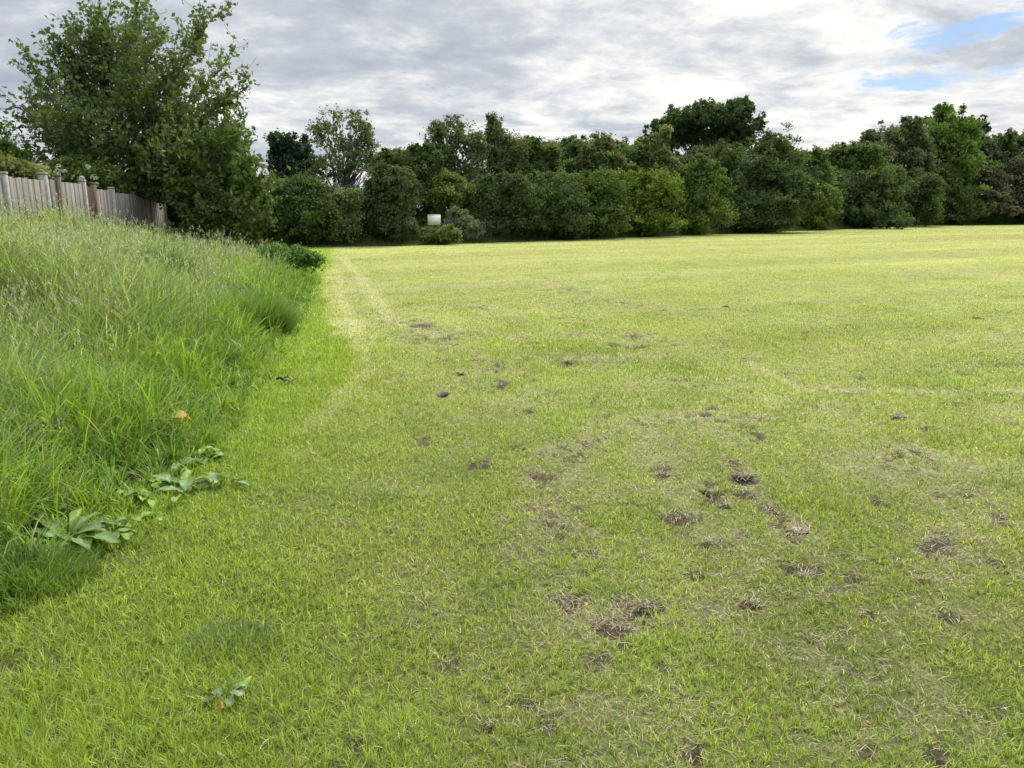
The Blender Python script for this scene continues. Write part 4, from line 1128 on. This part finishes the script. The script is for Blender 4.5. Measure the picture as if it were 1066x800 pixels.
for k in range(11):
    th = rng.random() * 6.28; rr = .16 * math.sqrt(rng.random())
    many.append(((rr * math.cos(th), rr * math.sin(th), .02), rng.random() * 6.28, .10 + .07 * rng.random(), .05 + .025 * rng.random(), .4 + .5 * rng.random(), 1.1, (.11, .18, .075)))
weed('plantain_weed', 222, 452, many, 'low grey-green weed rosette behind the orange leaf', 'weed')
weed('plantain_weed', 238, 728, [((0, 0, .02), R(-20), .10, .055, .5, 1.2, (.17, .24, .12)), ((.01, .01, .02), R(15), .09, .05, .6, 1.2, (.15, .22, .10)), ((0, 0, .015), R(70), .11, .03, 1.2, .6, GB), ((.02, 0, .015), R(40), .13, .03, .7, .8, GB),
                                 ((-.01, 0, .015), R(160), .10, .045, .5, 1.1, (.14, .20, .09)), ((-.02, 0, .015), R(200), .09, .04, .4, 1.0, (.14, .20, .09)), ((0, -.02, .015), R(-70), .08, .04, .4, .9, (.15, .22, .10))],
     'small lone weed with notched pale leaves on the mown lawn', 'weed')


def loose_leaf(px, py, length, width, az, el, arch, c1_, c2_, label, lift=.03):
    p = drop(px, py)
    mb = MB(); dock_leaf(mb, (-.0, 0, lift), az, length, width, el, arch, c1_, c2_, .2)
    o = mb.build('dead_leaf', M_broad, None, True); o.location = p
    tag(o, label, 'leaf')


loose_leaf(172, 462, .36, .15, R(5), .95, 2.0, (.36, .32, .05), (.46, .17, .05), 'dying dock leaf turned yellow and orange at the bank edge', .13)
loose_leaf(226, 745, .065, .05, R(10), .5, 2.6, (.34, .16, .06), (.42, .22, .10), 'small curled orange leaf beside the lone weed on the lawn', .025)


# ------------------------------------------------------------------ turf clods and scraps lying on the lawn
def clod(px, py, wpx, hgt, label, group=None, col=(.20, .165, .115), name='turf_clod', flat=.6):
    hgt *= .42; wpx *= .8; col = np.asarray(col) * 1.9
    p = drop(px, py); D = math.hypot(p.x, p.y); r = wpx * D / FPX
    nu, nv = 14, 9
    th = np.linspace(0, 2 * PI, nu, endpoint=False); ph = np.linspace(0, PI, nv)
    T, Pq = np.meshgrid(th, ph)
    sx, sy = rng.random() * 50, rng.random() * 50
    rad = 1 + .55 * (fbm(sx + 2.4 * np.cos(T) * np.sin(Pq), sy + 2.4 * np.sin(T) * np.sin(Pq) + 3 * np.cos(Pq), 91, 3) - .5) * 2
    x, y, z = r * rad * np.sin(Pq) * np.cos(T), r * flat * rad * np.sin(Pq) * np.sin(T), hgt * rad * np.cos(Pq) * .7 + hgt * .35
    v = np.stack([x.ravel(), y.ravel(), z.ravel()], -1)
    i_ = np.arange(nv - 1)[:, None] * nu; j_ = np.arange(nu)[None]; k_ = (j_ + 1) % nu
    qd = np.stack([i_ + j_, i_ + nu + j_, i_ + nu + k_, i_ + k_], -1).reshape(-1, 4)
    mb = MB(); mb.add(v, qd, None, np.asarray(col) * (.6 + .8 * rng.random((len(v), 1))))
    # root fibres and dead grass poking out
    n = 46
    dv = rand_dir(n); dv[:, 2] = np.abs(dv[:, 2])
    bs = dv * np.array([r, r * flat, hgt]) * .75 + np.array([0, 0, hgt * .3])
    c = np.array([.42, .36, .22]) * (.4 + .8 * rng.random((n, 1)))
    v2, q2, t2, c2 = blades(bs, .02 + .04 * rng.random(n), .003 * max(D / 2.5, 1) ** .8 * np.ones(n), np.arctan2(dv[:, 1], dv[:, 0]) + rng.normal(0, .5, n), .6 + .8 * rng.random(n), .5 + rng.random(n), 2, c)
    mb.add(v2, q2, t2, c2)
    o = mb.build(name, M_soil, None, True)
    o.location = p; o.rotation_euler = (0, 0, -YAW + rng.normal(0, .4))
    tag(o, label, 'clod', group)


GC = 'torn turf clods scattered on the lawn'
clod(830, 553, 15, .045, 'long pale-topped turf clod ending the row of torn clods', GC)
clod(772, 496, 13, .05, 'dark thick turf clod starting the row of torn clods', GC, (.15, .12, .08))
clod(800, 531, 6, .035, 'pale grey stone-like clod in the middle of the clod row', GC, (.26, .22, .17))
clod(755, 528, 6, .03, 'small dark clod just beside the clod row', GC, (.10, .085, .055))
clod(935, 435, 9, .04, 'solitary dark clod on open grass beyond the clod row', GC, (.12, .10, .07))
clod(463, 410, 6, .05, 'pale dried clod alone beyond the worn patches', GC, (.25, .21, .15))
for px, py, w_, h_, lb in [(1018, 332, 5, .045, 'small far clod alone on smooth grass beyond the solitary dark clod'), (480, 390, 6, .04, 'small clod beside the scuffed trail, just before the pale dried clod'),
                           (592, 378, 6, .04, 'small clod alone on the pale middle of the field'), (755, 320, 4, .05, 'tiny clod farthest out in the middle of the field'),
                           (690, 495, 8, .03, 'crumbled clod in the straw-coloured patch before the clod row'), (838, 601, 12, .035, 'wide crumbled clod below the end of the clod row'),
                           (740, 566, 8, .03, 'small clod under the bend of the clod row'), (672, 632, 10, .035, 'crumbled clod at the rim of the largest bare patch'),
                           (735, 513, 6, .03, 'tiny clod at the start of the clod row, off to its near side'), (780, 629, 8, .03, 'crumbled clod between the largest bare patch and the wide crumbled clod')]:
    clod(px, py, w_, h_, lb, GC, (.14, .115, .08))
# a scrap of bark on the bright strip by the bank
p = drop(297, 400)
mb = MB()
D = math.hypot(p.x, p.y)
u = np.linspace(0, 1, 8)
for cx_, cy_, cz_, ln_, wd_, az_, col_ in ((-.045, .01, .022, .12, .030, -.5, (.04, .034, .028)), (.05, -.01, .018, .12, .034, .25, (.34, .29, .22)), (-.005, .02, .030, .08, .022, .9, (.10, .08, .06)), (.02, -.025, .014, .07, .02, -.2, (.22, .18, .13))):
    t_ = np.linspace(-.5, .5, 7)
    wv = wd_ * (1 - (2 * t_) ** 2 * .7) * (1 + .3 * rng.normal(size=7))
    top_ = np.stack([t_ * ln_, wv * .5, .012 * np.sin(6 * t_ + cx_ * 90) + .006 * rng.normal(size=7)], -1); bot_ = top_ * np.array([1, -1, 1]) + np.array([0, 0, .008])
    r_ = np.concatenate([top_, bot_, bot_ + np.array([0, 0, -.012]), top_ + np.array([0, 0, -.012])])
    ca, sa = math.cos(az_), math.sin(az_)
    r_ = np.stack([r_[:, 0] * ca - r_[:, 1] * sa + cx_, r_[:, 0] * sa + r_[:, 1] * ca + cy_, r_[:, 2] + cz_], -1)
    mb.add(r_, [[a_ * 7 + k_, a_ * 7 + k_ + 1, ((a_ + 1) % 4) * 7 + k_ + 1, ((a_ + 1) % 4) * 7 + k_] for a_ in range(4) for k_ in range(6)], None, np.asarray(col_) * (.7 + .6 * rng.random((28, 1))))
o = mb.build('bark_scrap', M_bark, None, True); o.location = p + Vector((0, 0, .028)); o.rotation_euler = (0, 0, -YAW)
tag(o, 'dark and pale scrap of bark lying on the bright green strip', 'bark')
